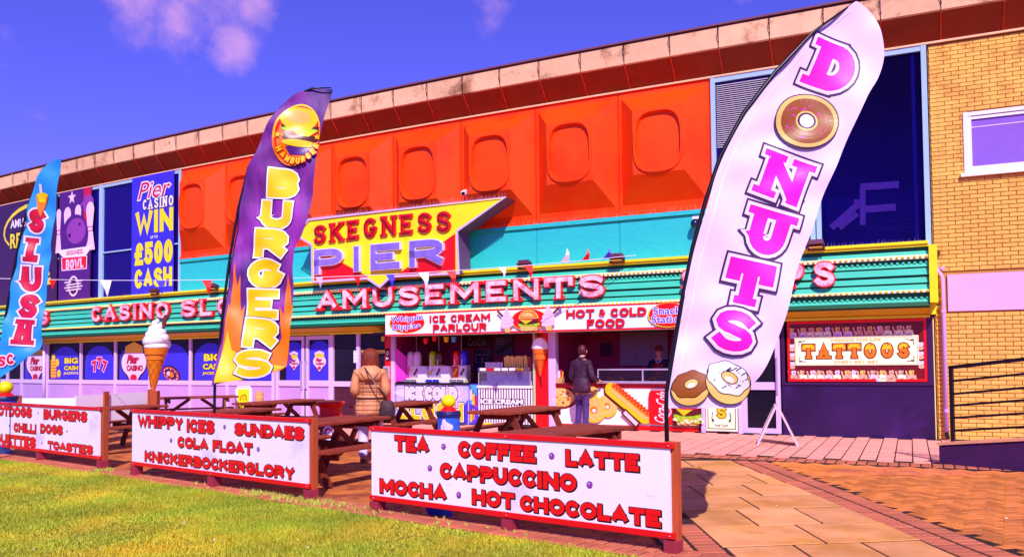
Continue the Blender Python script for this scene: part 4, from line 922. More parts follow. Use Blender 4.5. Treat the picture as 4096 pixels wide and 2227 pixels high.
# narrow upright board with S, left of shop door
zs_ = Zm(2.335, 2100, 1150); qs = lambda x, y, d=.08: FU(*zs_(x, y), d)
su0, su1 = qs(1692, 1300)[0], qs(1985, 1300)[0]; t = thing('upright_tattoo_sign', 'narrow cream upright sign with orange S left of the glass door', 'sign', W((su0+su1)/2, .06, .05), ang(5))
b = B(); b.fbox(su0, su1, .045, .075, .04, 2.15); b.build('board', P('cream'), t, world=True, bevel=.004)
A = Art(facemap(.075), .001, .001); c0 = (su0+su1)/2
A.line([(su0+.04, .09), (su1-.04, .09), (su1-.04, 2.1), (su0+.04, 2.1)], .015, 'black', closed=True)
for i, ch in enumerate('SOOTTAT'): z = .30+i*.262; A.text(ch, c0-.11, c0+.11, z, z+.225, 'gold', wt=.24, slab=True, outl=((.016, 'meat'),)); A.text(ch, c0-.1, c0+.1, z+.0, z+.09, 'orange', wt=.1) if ch == '#' else None
for s_ in (-1, 1): A.line([(c0+s_*.17, .42), (c0+s_*.19, .30), (c0+s_*.15, .24)], .012, 'black'); A.disc(c0+s_*.17, .26, .02, .025, 'black', n=8, rings=1); A.line([(c0+s_*.13, .17), (c0+s_*.05, .15), (c0+s_*.02, .18)], .012, 'black')
A.build('lettering', t)
# ============================================================ FOOD KIOSK
z4 = Zm(2.335, 1400, 1150); z5 = Zm(2.335, 2100, 1150); zr = Zm(2.03, 2150, 1300); zk = Zm(1.624, 1600, 1200)
KL, KR = FU(1543, 1500)[0], FU(2803, 1500)[0]
kio = thing('food_kiosk', 'open-fronted ice cream and snack kiosk with dark maroon interior', 'kiosk', W((KL+KR)/2, 0, 0), ang(.4))
mk = M('maroon_wall', c(225, 50, 120), rough=.7, var=.12, vs=2); KH = 2.16
b = B(); b.fbox(KL, KR, -2.5, -2.4, 0, KH); b.build('back_wall', mk, kio, world=True)
b = B(); b.fbox(KL, KR, -2.4, .5, KH, KH+.04); b.build('ceiling', M('kiosk_ceiling', c(40, 12, 24)), kio, world=True)
b = B(); b.fbox(KL, KR, -2.4, -.02, 0.0, .012); b.build('floor', M('kiosk_floor', c(120, 80, 70)), kio, world=True)
mpk = M('hot_pink', c(240, 60, 200), rough=.45)
for u in (KL+.0, KR-.05, FU(2175, 1500)[0]):
    b = B(); b.fbox(u, u+.05, -2.4, -.05, .012, KH); b.build('side_wall', mk, kio, world=True)
ul = FU(*z4(400, 700), 0)[0]
b = B(); b.fbox(KL, KL+.17, -.1, .03, 0, KH); b.build('pillar', P('red'), kio, world=True, bevel=.004)
b = B(); b.fbox(KL+.175, ul+.06, -.06, .02, 0, KH); b.build('post', m_fr, kio, world=True)
a0 = W(ul+.09, -.02, 1.0); b = B(); b.add([W(ul+.065, -.03, 1.0), W(ul+.30, -.5, 1.0), W(ul+.30, -.5, 1.42), W(ul+.065, -.03, 1.82), W(ul+.075, -.05, 1.0), W(ul+.31, -.52, 1.0), W(ul+.31, -.52, 1.42), W(ul+.075, -.05, 1.82)], [(0, 1, 2, 3), (7, 6, 5, 4), (0, 3, 7, 4), (1, 2, 6, 5), (2, 3, 7, 6)]); b.build('pink_side_panel', mpk, kio, world=True)
# centre pillar
cu = FU(*z4(1800, 1000), .0)[0]
b = B(); b.fbox(cu-.16, cu+.16, -.12, .04, 0, KH); b.build('pillar', P('red'), kio, world=True, bevel=.004)
b = B(); b.fbox(cu+.165, cu+.34, -.12, .035, 0, KH); b.build('post', m_fr, kio, world=True)
b = B(); b.fbox(cu-.22, cu-.165, -.12, .03, 0, KH); b.build('post', M('pale_green_post', c(190, 205, 150), rough=.4), kio, world=True)
t = thing('payphone_box', 'grey lilac payment box on the red kiosk pillar beside the woman', 'box', W(KL+.08, .03, 1.05), ang(KL)); b = B(); b.box(-.085, .085, -.07, 0, 0, .33); b.build('housing', M('grey_box', c(190, 160, 190), rough=.4), t, bevel=.008); b = B(); b.box(-.05, .05, -.074, -.07, .2, .28); b.build('screen', P('dim'), t); b = B(); b.box(-.02, .02, -.085, -.07, .06, .14); b.build('slot', P('black'), t)
t = thing('notice', 'small black framed notice on the red kiosk pillar above the payment box', 'notice', W(KL+.08, .03, 1.5), ang(KL)); A = Art(facemap(.031), .001, .001); A.poly([(KL+.02, 1.5), (KL+.14, 1.5), (KL+.14, 1.82), (KL+.02, 1.82)], 'black'); A.disc(KL+.08, 1.70, .04, .055, 'white'); A.disc(KL+.08, 1.70, .02, .03, 'black'); A.poly([(KL+.04, 1.54), (KL+.12, 1.54), (KL+.12, 1.6), (KL+.04, 1.6)], 'white'); A.build('sheet', t)
# ---- fascia sign
ds = .565; p0 = FU(*z4(330, 300), ds)[0]; p1 = FU(2770, 1250, ds)[0]; s0, s1 = 2.10, 2.635
t = thing('kiosk_sign', 'long white kiosk fascia sign with red lettering, burger and ice cream pictures', 'sign', W((p0+p1)/2, .5, s0), ang(.4))
b = B(); b.fbox(p0, p1, .0, ds, s0, s1, 1); b.build('sign_board', M('white_board', c(250, 244, 252), rough=.3, var=.02), t, world=True)
b = B(); b.fbox(p0, p1, ds, ds+.012, s0, s0+.035, 1); b.fbox(p0, p1, ds, ds+.012, s1-.03, s1, 1); b.build('red_trim', P('red'), t, world=True)
A = Art(facemap(ds), .001, .0012); q4 = lambda x, y: FU(*z4(x, y), ds); q5 = lambda x, y: FU(*z5(x, y), ds)
def oval(cx, cz, w, h): A.disc(cx, cz, w, h, 'gold'); A.disc(cx+.01, cz+.005, w*.95, h*.95, 'black'); A.disc(cx+.015, cz+.008, w*.93, h*.93, 'red')
a = q4(530, 332); rw_ = (q4(698, 332)[0]-q4(362, 332)[0])/2
oval(a[0], a[1], rw_, .245); A.btext('Whippie', a[0], a[1]+.095, .19, 'blue', width=rw_*1.85, bold=.01, rot=.05, outl=((.05, 'white'),)); A.btext('Dippies', a[0]-.01, a[1]-.095, .19, 'blue', width=rw_*1.6, bold=.01, rot=.05, outl=((.05, 'white'),))
for dx, dz in ((-.04, .1), (.21, .12), (-.08, -.08), (.15, -.08)): A.poly([(a[0]+dx-.02, a[1]+dz), (a[0]+dx+.02, a[1]+dz), (a[0]+dx, a[1]+dz-.1)], 'tan'); A.disc(a[0]+dx, a[1]+dz+.015, .022, .025, 'white', n=10, rings=1)
def T2(txt, zq, tl, br, wt=.25, k='red', e=.008):
    a = zq(*tl); q = zq(*br); A.text(txt, a[0], q[0], (a[1]+q[1])/2-.0-.5*min(.2, abs(a[1]-q[1])), (a[1]+q[1])/2+.5*min(.2, abs(a[1]-q[1])), k, wt=wt, outl=((.014, 'black'),), shadow=None, track=.1)
for txt, zq, xa, xb, zm_, h in (('ICE', q4, 745, 895, 2.46, .16), ('CREAM', q4, 945, 1312, 2.46, .16), ('PARLOUR', q4, 780, 1280, 2.25, .165), ('HOT', q5, 392, 652, 2.46, .17), ('COLD', q5, 805, 1138, 2.46, .17), ('FOOD', q5, 585, 935, 2.245, .17)):
    A.text(txt, zq(xa, 280)[0], zq(xb, 280)[0], zm_-h/2, zm_+h/2, 'red', wt=.25, outl=((.006, 'black'),), track=.12)
A.btext('&', q5(730, 230)[0], 2.46, .165, 'red', bold=.03, outl=((.07, 'black'),))
a = q5(1330, 270); oval(a[0]+.02, 2.37, .42, .25); A.btext('Snack', a[0]+.02, 2.46, .17, 'blue', width=.62, bold=.01, outl=((.05, 'white'),)); A.btext('Station', a[0]+.02, 2.29, .17, 'blue', width=.7, bold=.01, outl=((.05, 'white'),))
def burger(A, cx, cz, w, h):
    A.poly([(cx-w*.95, cz-.22*h), (cx+w*.95, cz-.22*h), (cx+w*.8, cz-.5*h), (cx-w*.8, cz-.5*h)], 'tan'); 
    for i in range(9): A.disc(cx-w*.95+w*.237*i, cz-.2*h, w*.16, .08*h, ('green', 'lime')[i % 2], n=8, rings=1)
    A.disc(cx, cz-.05*h, w*1.02, .14*h, 'meat'); A.poly([(cx-w, cz+.1*h), (cx+w*.6, cz+.1*h), (cx-w*.3, cz-.18*h)], 'gold'); A.disc(cx, cz+.10*h, w*.98, .07*h, 'crimson')
    A.disc(cx, cz+.10*h, w, .42*h, 'tan', a0=0, a1=180, n=16); A.disc(cx, cz+.14*h, w*.86, .32*h, 'orange', a0=0, a1=180, n=16); A.disc(cx-.1*w, cz+.2*h, w*.6, .2*h, 'tan', a0=0, a1=180, n=12)
    o = A.up()
    for i in range(16): A.disc(cx+w*random.uniform(-.6, .6), cz+h*random.uniform(.2, .42), w*.035, h*.02, 'seed', n=6, rings=1, off=o)
def whip(A, cx, cz, s_, fl):
    A.poly([(cx-.1*s_, cz-.5*s_), (cx+.12*s_, cz-.5*s_), (cx+.16*s_, cz-.25*s_), (cx-.14*s_, cz-.25*s_)], 'tan'); A.line([(cx+fl*.12*s_, cz+.1*s_), (cx+fl*.42*s_, cz+.38*s_)], .1*s_, 'choc')
    for i, (dz, r, k) in enumerate(((-.2, .32, 'softpink'), (-.05, .33, 'softpink'), (.1, .28, 'softpink'), (.25, .18, 'softpink'), (.38, .09, 'softpink'))):
        A.disc(cx, cz+dz*s_, r*s_, .13*s_, k, rot=.15); A.line([(cx-r*.8*s_, cz+(dz-.07)*s_), (cx, cz+(dz-.11)*s_), (cx+r*.8*s_, cz+(dz-.03)*s_)], .02*s_, 'lilac', cap=False)
    A.line([(cx-.05*s_, cz+.35*s_), (cx-.02*s_, cz+.52*s_)], .06*s_, 'softpink')
a = q4(1680, 300); A.disc(a[0], 2.37, .44, .235, 'gold'); A.disc(a[0], 2.37, .42, .225, 'red'); burger(A, a[0], 2.35, .24, .44)
whip(A, q4(1480, 300)[0], 2.37, .52, -1); whip(A, q4(1868, 300)[0], 2.38, .52, 1); A.build('print', t)
# ---- ICE COLD slush counter
def fobj(u, d, z, name, label, cat, group=None): return thing(name, label, cat, W(u, d, z), ang(u), group)
c0, c1 = FU(*z4(432, 1000))[0], FU(*z4(1105, 1000))[0]
t = fobj((c0+c1)/2, -.3, 0, 'slush_counter', 'pale blue counter with big outlined ice cold slush lettering', 'counter')
b = B(); b.fbox(c0, c1, -.7, 0, .02, .93); b.build('counter_front', M('ice_blue', c(160, 180, 240), rough=.3, var=.06, vs=2, col2=c(215, 190, 240), c2=(.4, .6)), t, world=True)
b = B(); b.fbox(c0-.02, c1+.02, -.74, .03, .93, .97); b.build('worktop', P('black'), t, world=True, bevel=.005)
A = Art(facemap(0), .001, .0014); cx = (c0+c1)/2
A.disc(cx-.1, .73, 1.0, .17, 'lilac'); A.disc(cx-.1, .73, .96, .155, 'softpink'); A.poly([(c1-.35, .03), (c1-.01, .03), (c1-.01, .6)], 'blue')
x0 = FU(*z4(520, 985))[0]; x1 = FU(*z4(1000, 985))[0]
xm = FU(*z4(690, 985))[0]; A.text('ICE', x0, xm-.04, .57, .87, 'softpink', wt=.26, outl=((.035, 'black'), (.016, 'white'))); A.text('COLD', xm+.04, x1, .57, .87, 'softpink', wt=.26, outl=((.035, 'black'), (.016, 'white')))
x0 = FU(*z4(450, 1150))[0]; x1 = FU(*z4(1060, 1150))[0]; A.text('SLUSH', x0, x1, .08, .50, 'gold', wt=.27, outl=((.035, 'black'), (.018, 'white')))
A.build('lettering', t)
# slush machines
def slush(u, cols, label, back):
    t = fobj(u, -.3, .97, 'slush_machine', label, 'drinks machine', 'double slush machines on the counter')
    b = B(); b.box(-.20, .20, -.02, .28, .0, .10); b.box(-.20, .20, .08, .28, .10, .42); b.build('body', m_cs, t, bevel=.012)
    for i, k in enumerate(cols):
        x = -.1+.2*i
        b = B(); b.lathe([(.098, .0), (.102, .04), (.102, .22), (.08, .32), (.03, .35)], (x, .14, .42), 14, (1, 1.1)); b.build('bowl', M('slush_'+k, c(*F[k]), rough=.15, spec=.6), t, smooth=True)
        b = B(); b.box(x-.075, x+.075, .06, .079, .13, .39); pl = b.build('picture_panel', P(k if k in ('red', 'gold') else 'white'), t)
        b = B(); b.bar((x-.05, .055, .18), (x+.05, .055, .34), .05, .008, up=(0, 1, 0)); b.build('picture', P('choc' if i else 'gold'), pl)
        b = B(); b.tube([(x, .02, .50), (x, .05, .44), (x, .0, .40)], .014, 8); b.tube([(x, .03, .44), (x, .03, .56)], .012, 6); b.build('tap', P('white'), t)
        b = B(); b.box(x-.085, x+.085, -.12, .03, .03, .05); b.lathe([(.05, 0), (.085, .05)], (x, -.06, .03), 12); b.build('drip_tray', P('blue' if back else 'grey'), t)
slush(FU(*z4(570, 800), -.3)[0], ('softpink', 'softpink'), 'white slush machine with clear bowls at left end of counter', 0)
slush(FU(*z4(780, 800), -.3)[0], ('lime', 'meat'), 'white slush machine with lime green bowl and blue trays', 1)
slush(FU(*z4(1005, 800), -.3)[0], ('red', 'blue'), 'white slush machine with red and blue bowls', 0)
for x, l in ((675, 'white drinks carton between clear and lime slush machines'), (890, 'white drinks carton between lime and red slush machines')):
    u = FU(*z4(x, 800), -.3)[0]; t = fobj(u, -.3, .97, 'white_box', l, 'box'); b = B(); b.box(-.12, .12, -.02, .2, 0, .36); b.box(-.1, .1, .0, .18, .36, .40); b.build('carton', P('white'), t, bevel=.006)
# bottle fridge side and freezer
b0, b1 = c1+.01, FU(*z4(1190, 1000))[0]
t = fobj((b0+b1)/2, -.3, 0, 'bottle_cooler', 'narrow blue cooler printed with drinks bottles', 'cooler'); b = B(); b.fbox(b0, b1, -.6, -.02, .02, .95); b.build('cabinet', M('cooler_blue', c(70, 60, 210), rough=.3), t, world=True)
A = Art(facemap(-.02), .001, .001); w = b1-b0
A.poly([(b0+.02, .5), (b1-.02, .4), (b1-.02, .93), (b0+.02, .93)], 'cyan')
for i, (k, zz0) in enumerate((('gold', .1), ('orange', .15), ('red', .45), ('softpink', .6), ('gold', .5))):
    x = b0+.05+(i % 3)*(w-.1)/2; A.line([(x, zz0), (x, zz0+.2)], .06, k); A.line([(x, zz0+.22), (x, zz0+.3)], .025, 'choc')
A.build('print', t)
f0, f1 = b1+.02, FU(*z4(1700, 1000))[0]
t = fobj((f0+f1)/2, -.3, 0, 'ice_cream_freezer', 'striped ice cream freezer with glass top and lilac tubs inside', 'freezer'); b = B(); b.fbox(f0, f1, -.75, -.01, .03, .86); b.build('cabinet', M('freezer_dark', c(62, 18, 30), rough=.3), t, world=True)
i = 0; u = f0+.01
while u < f1-.02: b = B(); b.fbox(u, u+.036, -.01, .006, .05, .84); b.build('stripe', P('white'), t, world=True); u += .068
b = B(); b.fbox(f0-.02, f1+.02, -.78, .03, .86, .92); b.build('rim', P('white'), t, world=True, bevel=.006)
A = Art(facemap(.008), .001, .001); x0 = FU(*z4(1213, 1095))[0]; x1 = FU(*z4(1625, 1095))[0]; A.btext('ICE CREAM', (x0+x1)/2, .555, .15, 'white', width=x1-x0, bold=.05, outl=((.10, 'black'),)); A.build('lettering', t)
b = B(); b.fbox(f0+.04, f1-.06, -.6, -.05, .925, 1.02); b.build('tubs', M('tub_lilac', c(225, 205, 235), rough=.5, var=.3, vs=14), t, world=True)
b = B(); b.fbox(f0+.0, f1-.04, -.03, -.02, .92, 1.22); b.build('glass', M('freezer_glass', c(200, 190, 230), rough=.05, trans=.94), t, world=True)
b = B(); b.fbox(f0+.0, f1-.04, -.55, -.02, 1.22, 1.24); b.fbox(f0, f0+.02, -.03, -.01, .92, 1.22); b.fbox(f1-.06, f1-.04, -.03, -.01, .92, 1.22); b.build('canopy_frame', P('grey'), t, world=True)
b = B(); b.fbox(f0+.06, f1-.12, -.34, -.32, .95, 1.21); b.build('back_panel', M('freezer_violet', c(225, 200, 250), rough=.4, var=.3, vs=6), t, world=True)
b = B(); b.fbox(f0, f1-.04, -.018, -.0, 1.245, 1.33); pl = b.build('flavour_rail', P('dim'), t, world=True)
A = Art(facemap(0), .001, .001)
for i in range(6): x = f0+.12+i*(f1-f0-.2)/6.2; A.poly([(x-.07, 1.26), (x+.09, 1.26), (x+.09, 1.32), (x-.07, 1.32)], ('white', 'red', 'white', 'white', 'white', 'gold')[i])
A.build('flavour_label', t)
# stacks of cones on the freezer
for i in range(13):
    u = f0+.62+i*.062; t = fobj(u, -.2, 1.25, 'cone_stack', '%s stack of wafer cones counted from the left on the ice cream freezer' % ('first', 'second', 'third', 'fourth', 'fifth', 'sixth', 'seventh', 'eighth', 'ninth', 'tenth', 'eleventh', 'twelfth', 'thirteenth')[i], 'cones', 'cone stacks on the freezer'); lean = .0 if i < 8 else random.uniform(-.08, .12)
    b = B(); b.tube([(0, 0, 0.02), (lean*.4, 0, .14), (lean, 0, .33+random.uniform(-.02, .02))], [.006, .028, .036], 8); b.build('cones', M('wafer%d' % (i > 9), c(*( (242, 210, 110) if i < 9 else (190, 60, 60))), rough=.7, var=.2, vs=60), t)
t = fobj(f0+.33, -.2, 1.25, 'cup_tray', 'white rack of paper cups left of the cone stacks', 'cups')
b = B(); b.box(-.25, .24, -.06, .06, 0, .05); b.build('rack', P('white'), t)
for i in range(9): b = B(); b.lathe([(.018, 0), (.024, .15)], (-.22+.052*i, 0, .05), 8); b.build('cup_stack', P('softpink' if i % 2 else 'white'), t)
# buckets hanging from the ceiling
for x, y, k in ((708, 490, 'red'), (790, 468, 'red'), (900, 475, 'gold'), (970, 475, 'cyan')):
    a = FU(*z4(x, y), -.2); t = fobj(a[0], -.2, a[1], 'toy_bucket', '%s toy bucket hanging under the kiosk ceiling%s' % (k if k != 'cyan' else 'blue', ' nearest the red pillar' if x == 708 else (', smaller one left of the yellow bucket' if x == 790 else '')), 'bucket', 'toy buckets')
    b = B(); b.lathe([(.045, -.09), (.065, .03), (.068, .035)], (0, 0, 0), 12); b.build('pail', P(k), t, smooth=False); b = B(); b.tube([(-.065, 0, .03), (-.04, 0, .1), (0, 0, .12), (.04, 0, .1), (.065, 0, .03)], .004, 5); b.tube([(0, 0, .12), (0, 0, KH-a[1]-.01)], .002, 4); b.build('handle', P('white'), t)
# things on the back wall
def board(x0, y0, x1, y1, zf, d, base, name, label, cat, draw=None, fr=None):
    a = FU(*zf(x0, y0), d); e = FU(*zf(x1, y1), d); t = fobj((a[0]+e[0])/2, d-.02, e[1], name, label, cat); b = B(); b.fbox(a[0], e[0], d-.03, d, e[1], min(a[1], KH-.01)); b.build('panel', P(base) if isinstance(base, str) else base, t, world=True)
    A = Art(facemap(d), .001, .001); A.rect = (a[0], e[0], e[1], min(a[1], KH-.01)); draw and draw(A, *A.rect)
    if A.b.v: A.build('print', t)
    return t
def lines(k='softpink', n=7, m=2):
    def f(A, u0, u1, z0, z1):
        w = (u1-u0)/m
        A.line([(u0+.01, z0+.01), (u1-.01, z0+.01), (u1-.01, z1-.01), (u0+.01, z1-.01)], .02, 'lilac', closed=True)
        for j in range(m):
            if j: A.line([(u0+w*j, z0), (u0+w*j, z1)], .02, 'lilac')
            for i in range(n):
                z = z1-(z1-z0)*(i+.7)/(n+.4); A.line([(u0+w*j+.05, z), (u0+w*j+.05+w*random.uniform(.35, .6), z)], .014, k); A.line([(u0+w*(j+1)-.14, z), (u0+w*(j+1)-.06, z)], .016, k)
    return f
mdp = M('menu_panel', c(205, 160, 190), rough=.5)
board(665, 40, 1060, 325, zr, -2.3, mdp, 'menu_board', 'wide price menu behind the kiosk counter', 'menu', lines(n=12, m=3))
board(450, 455, 605, 520, z4, -2.3, 'dim', 'scoreboard', 'small white numbered board at left of kiosk back wall', 'board', lambda A, u0, u1, z0, z1: [A.text('5', u0+.06+i*.11, u0+.13+i*.11, z0+.05, z1-.06, 'white', wt=.2) for i in range(5)])
board(1350, 435, 1520, 635, z4, -2.3, M('poster_lilac', c(150, 100, 140)), 'wall_poster', 'lilac poster on kiosk wall above the cones', 'poster', lambda A, u0, u1, z0, z1: (A.line([(u0+.1, z0+.1), (u1-.06, z1-.25)], .12, 'maroon'), [A.line([(u0+.05, z1-.08-.05*i), (u0+.3, z1-.08-.05*i)], .014, 'softpink') for i in range(4)]))
board(1050, 455, 1320, 560, z4, -2.3, 'darkred', 'fridge_header', 'dark red fridge header with white cola script', 'fridge', lambda A, u0, u1, z0, z1: A.btext('Coca-Cola', (u0+u1)/2, (z0+z1)/2, .2, 'softpink', width=(u1-u0)*.6, shear=.35))
board(1155, 575, 1320, 900, z4, -2.28, M('fridge_door', c(96, 40, 90), rough=.2), 'drinks_fridge', 'tall drinks fridge with dim shelves behind the freezer', 'fridge', lambda A, u0, u1, z0, z1: [A.line([(u0+.04, z1-.2*i-.15), (u1-.04, z1-.2*i-.15)], .02, 'lilac') for i in range(5)]+[A.line([(u0+.08+.09*j, z1-.2*i-.13), (u0+.08+.09*j, z1-.2*i-.04)], .04, random.choice(['gold', 'red', 'blue', 'green'])) for i in range(1, 5) for j in range(5)])
board(185, 120, 243, 280, zr, -2.3, M('poster_tan', c(120, 60, 80)), 'wall_poster', 'narrow brownish poster left of the man in purple jacket', 'poster', lambda A, u0, u1, z0, z1: (A.disc((u0+u1)/2, z0+.15, .1, .08, 'gold'), A.disc((u0+u1)/2, z1-.2, .08, .06, 'crimson')))
board(105, 118, 160, 205, zr, -2.2, 'softpink', 'wall_poster', 'small white framed notice on kiosk wall right of the cone model', 'poster', lines('dim', 4, 1))
board(510, 150, 600, 250, zr, -2.3, M('dispenser', c(90, 40, 90)), 'wall_dispenser', 'dark dispenser box on kiosk wall between the two people', 'dispenser')
for x in (620, 830, 1040): 
    a = FU(*z4(x, 450), -.7)[0]; t = fobj(a, -.7, 1.6, 'hanging_lamp', 'slim white cord with pale bell over the %s slush machine' % ('left' if x == 620 else 'middle' if x == 830 else 'right'), 'lamp', 'hanging cords over slush counter'); b = B(); b.tube([(0, 0, 0.1), (0, 0, KH-1.6-.01)], .008, 6); b.build('cord', P('white'), t); b = B(); b.lathe([(.03, 0), (.02, .06), (.008, .12)], (0, 0, 0), 8); b.build('bell', P('softpink'), t)
# ---- snack counter with food pictures
g0, g1 = cu+.345, KR-.06
t = fobj((g0+g1)/2, -.3, 0, 'snack_counter', 'white snack counter printed with bread, doughnuts, hot dog, cola can and burger', 'counter')
b = B(); b.fbox(g0, g1, -.7, .0, .10, .93, 1); b.build('counter_front', M('white_board', c(250, 244, 252)), t, world=True); b = B(); b.fbox(g0, g1, -.7, .015, .01, .10, 1); b.build('red_plinth', P('red'), t, world=True); b = B(); b.fbox(g0, g1, -.75, .06, .93, .98, 1); b.build('worktop', P('darkred'), t, world=True); b = B(); b.fbox(g0, g1, .0, .02, .89, .93, 1); b.build('red_trim', P('red'), t, world=True)
A = Art(facemap(0), .001, .0013); qr = lambda x, y: FU(*zr(x, y), 0)
def dnut(A, cx, cz, r, ks=('gold', 'tan', 'seed'), hole='orange'):
    A.disc(cx, cz, r, r*1.02, ks[0]); A.disc(cx-.02*r, cz+.04*r, r*.9, r*.9, ks[1]); o = A.up()
    for i in range(60): a_ = random.uniform(0, 6.3); q = r*random.uniform(.42, .85); A.disc(cx+q*math.cos(a_), cz+q*math.sin(a_), r*.035, r*.03, 'seed', n=5, rings=1, off=o)
    A.disc(cx, cz, r*.3, r*.28, hole); A.disc(cx+.02*r, cz-.06*r, r*.17, r*.14, 'white')
a = qr(185, 575); A.disc(a[0]+.02, a[1]-.02, .42, .26, 'darkred'); A.disc(a[0]-.02, a[1]-.03, .36, .21, 'tan'); 
for i in range(26): A.disc(a[0]+random.uniform(-.28, .25), a[1]+random.uniform(-.15, .1), .035, .02, random.choice(['seed', 'orange', 'crimson', 'gold']), n=6, rings=1)
a = qr(435, 550); dnut(A, a[0], a[1], .17)
a = qr(572, 655); dnut(A, a[0], a[1], .235); a = qr(465, 685); dnut(A, a[0], a[1], .275)
p, q = qr(610, 520), qr(880, 740); A.poly([(p[0]-.18, p[1]+.10), (p[0]-.16, p[1]-.12), (q[0]-.16, q[1]-.16), (q[0]+.02, q[1]-.1)], 'meat'); A.line([p, q], .30, 'gold', cap=False); A.disc(p[0], p[1], .15, .15, 'gold'); A.disc(q[0], q[1], .155, .15, 'gold'); A.line([(p[0]+.02, p[1]+.03), (q[0]+.02, q[1]+.03)], .20, 'tan', cap=False); A.disc(q[0]+.02, q[1]+.03, .10, .10, 'tan'); A.line([(p[0]+.06, p[1]+.08), (q[0]+.06, q[1]+.06)], .12, 'orange', cap=False); A.disc(p[0]+.06, p[1]+.08, .06, .06, 'orange'); A.disc(q[0]+.06, q[1]+.06, .06, .06, 'orange')
zg = [(p[0]+.08+(q[0]-p[0])*i/22+(.035 if i % 2 else -.035), p[1]+.09+(q[1]-p[1])*i/22+(.035 if i % 2 else -.035)*.9) for i in range(23)]; A.line(zg, .03, 'red'); A.line([(q[0]-.42, q[1]+.06), (q[0]-.2, q[1]-.14)], .15, 'meat'); A.line([(q[0]-.42, q[1]+.06), (q[0]-.2, q[1]-.14)], .08, 'softpink')
a = qr(985, 650); x = a[0]+.1; A.poly([(x-.26, .14), (x+.26, .14), (x+.29, .2), (x+.29, .78), (x+.24, .85), (x-.24, .85), (x-.29, .78), (x-.29, .2)], 'red'); A.line([(x-.24, .86), (x+.24, .86)], .03, 'grey'); A.line([(x+.05, .2), (x+.18, .4), (x+.12, .6), (x+.22, .8)], .03, 'softpink', cap=False); A.btext('Coca-Cola', x-.03, .5, .24, 'white', width=.64, shear=.4, rot=PI/2*.93, bold=.01)
a = FU(*z5(1530, 1200)); cx = a[0]+.02
A.disc(cx+.02, .22, .30, .1, 'white'); A.poly([(cx-.34, .12), (cx+.26, .12), (cx+.26, .86), (cx-.34, .86)], 'maroon') ; burger(A, cx-.02, .44, .27, .6)
for i in range(14): A.disc(cx-.28+.04*i, .22+random.uniform(-.04, .06), .05, .03, random.choice(['lime', 'green', 'seed']), n=7, rings=1)
A.build('picture', t)
e0, e1 = FU(*zr(490, 400), -.1)[0], g1-.2
t = fobj((e0+e1)/2, -.2, .98, 'display_cabinet', 'glass hot food display cabinet with steel frame on snack counter', 'display cabinet')
ms_ = M('cab_steel', c(215, 195, 220), rough=.25, metal=.5); b = B()
b.fbox(e0, e1, -.1, -.07, .28+.98, .31+.98, 1); b.fbox(e0, e1, -.55, -.52, .98+.28, .98+.31, 1)
b.fbox(e0, e1, -.6, -.02, .982, 1.03, 1)
for u in (e0, (e0+e1)/2, e1-.03): b.fbox(u, u+.03, -.1, -.07, 1.03, 1.26); b.fbox(u, u+.03, -.55, -.1, 1.262, 1.288)
b.build('frame', ms_, t, world=True); b = B(); b.fbox(e0+.03, e1-.03, -.085, -.08, 1.03, 1.26, 1); b.build('glass', m_glass2, t, world=True)
for i in range(9): b = B(); p = W(e0+.2+i*.24, -.3, 1.03); b.ball(p+Vector((0, 0, .03)), .06, 8, (1.2, 1, .7)); b.build('hot_food', M('food%d' % (i % 3), c(*[(150, 70, 40), (180, 110, 50), (100, 40, 50)][i % 3]), var=.3), t, world=True)
t = fobj(FU(*zr(165, 420), -.05)[0], -.1, .98, 'sauce_caddy', 'caddy of straws and sauce bottles at left end of snack counter', 'caddy'); b = B(); b.box(-.12, .1, -.05, .08, 0, .12); b.build('tray', M('caddy_wood', c(200, 150, 90)), t)
for i in range(7): b = B(); b.tube([(-.09+.03*i, .0, .05), (-.09+.03*i+random.uniform(-.02, .02), .0, .26+.02*(i % 3))], .012, 6); b.build('utensil', P(('white', 'red', 'gold', 'softpink')[i % 4]), t)
# scoop-cone model fixed on the centre pillar
t = fobj(cu, .12, 1.0, 'cone_model', 'orange cone model with white scoop and flake on the red kiosk pillar', 'ice cream model')
mc_ = M('model_cone', c(236, 112, 28), rough=.45, var=.06); mw_ = M('model_white', c(250, 245, 252), rough=.35, var=.02)
zt0 = FU(*z4(1795, 825), .15)[1]-1.0; zt1 = FU(*z4(1755, 575), .15)[1]-1.0; zt2 = FU(*z4(1755, 440), .15)[1]-1.0
b = B(); b.lathe([(.012, zt0), (.10, zt1-.24), (.125, zt1-.22), (.13, zt1-.1), (.15, zt1-.09), (.165, zt1)], (0, 0, 0), 20); w_c = b.build('cone', mc_, t, smooth=False)
b = B()
for i in range(6): z = zt0+.1+i*(zt1-zt0-.28)/6; r = .012+.09*(z-zt0)/(zt1-.24-zt0)+.004; b.tube([(r*math.cos(a_), r*math.sin(a_), z+.03*math.sin(a_*1.0)) for a_ in [PI+PI*k/8 for k in range(9)]], .004, 5)
b.build('waffle_ridges', M('ridge_brown', c(190, 84, 20)), t)
b = B(); b.lathe([(.165, zt1), (.185, zt1+.02), (.18, zt1+.07), (.165, zt1+.13), (.125, zt1+.20), (.06, zt1+.25), (.01, zt1+.26)], (0, 0, 0), 22); b.build('scoop', mw_, t, smooth=True)
b = B(); b.bar((-.03, 0, zt1+.22), (-.09, 0, zt1+.38), .06); b.build('flake', P('choc'), t); b = B(); b.tube([(0, .0, zt0), (0, .06, zt0-.25)], .012, 6); b.build('spike', P('black'), t)
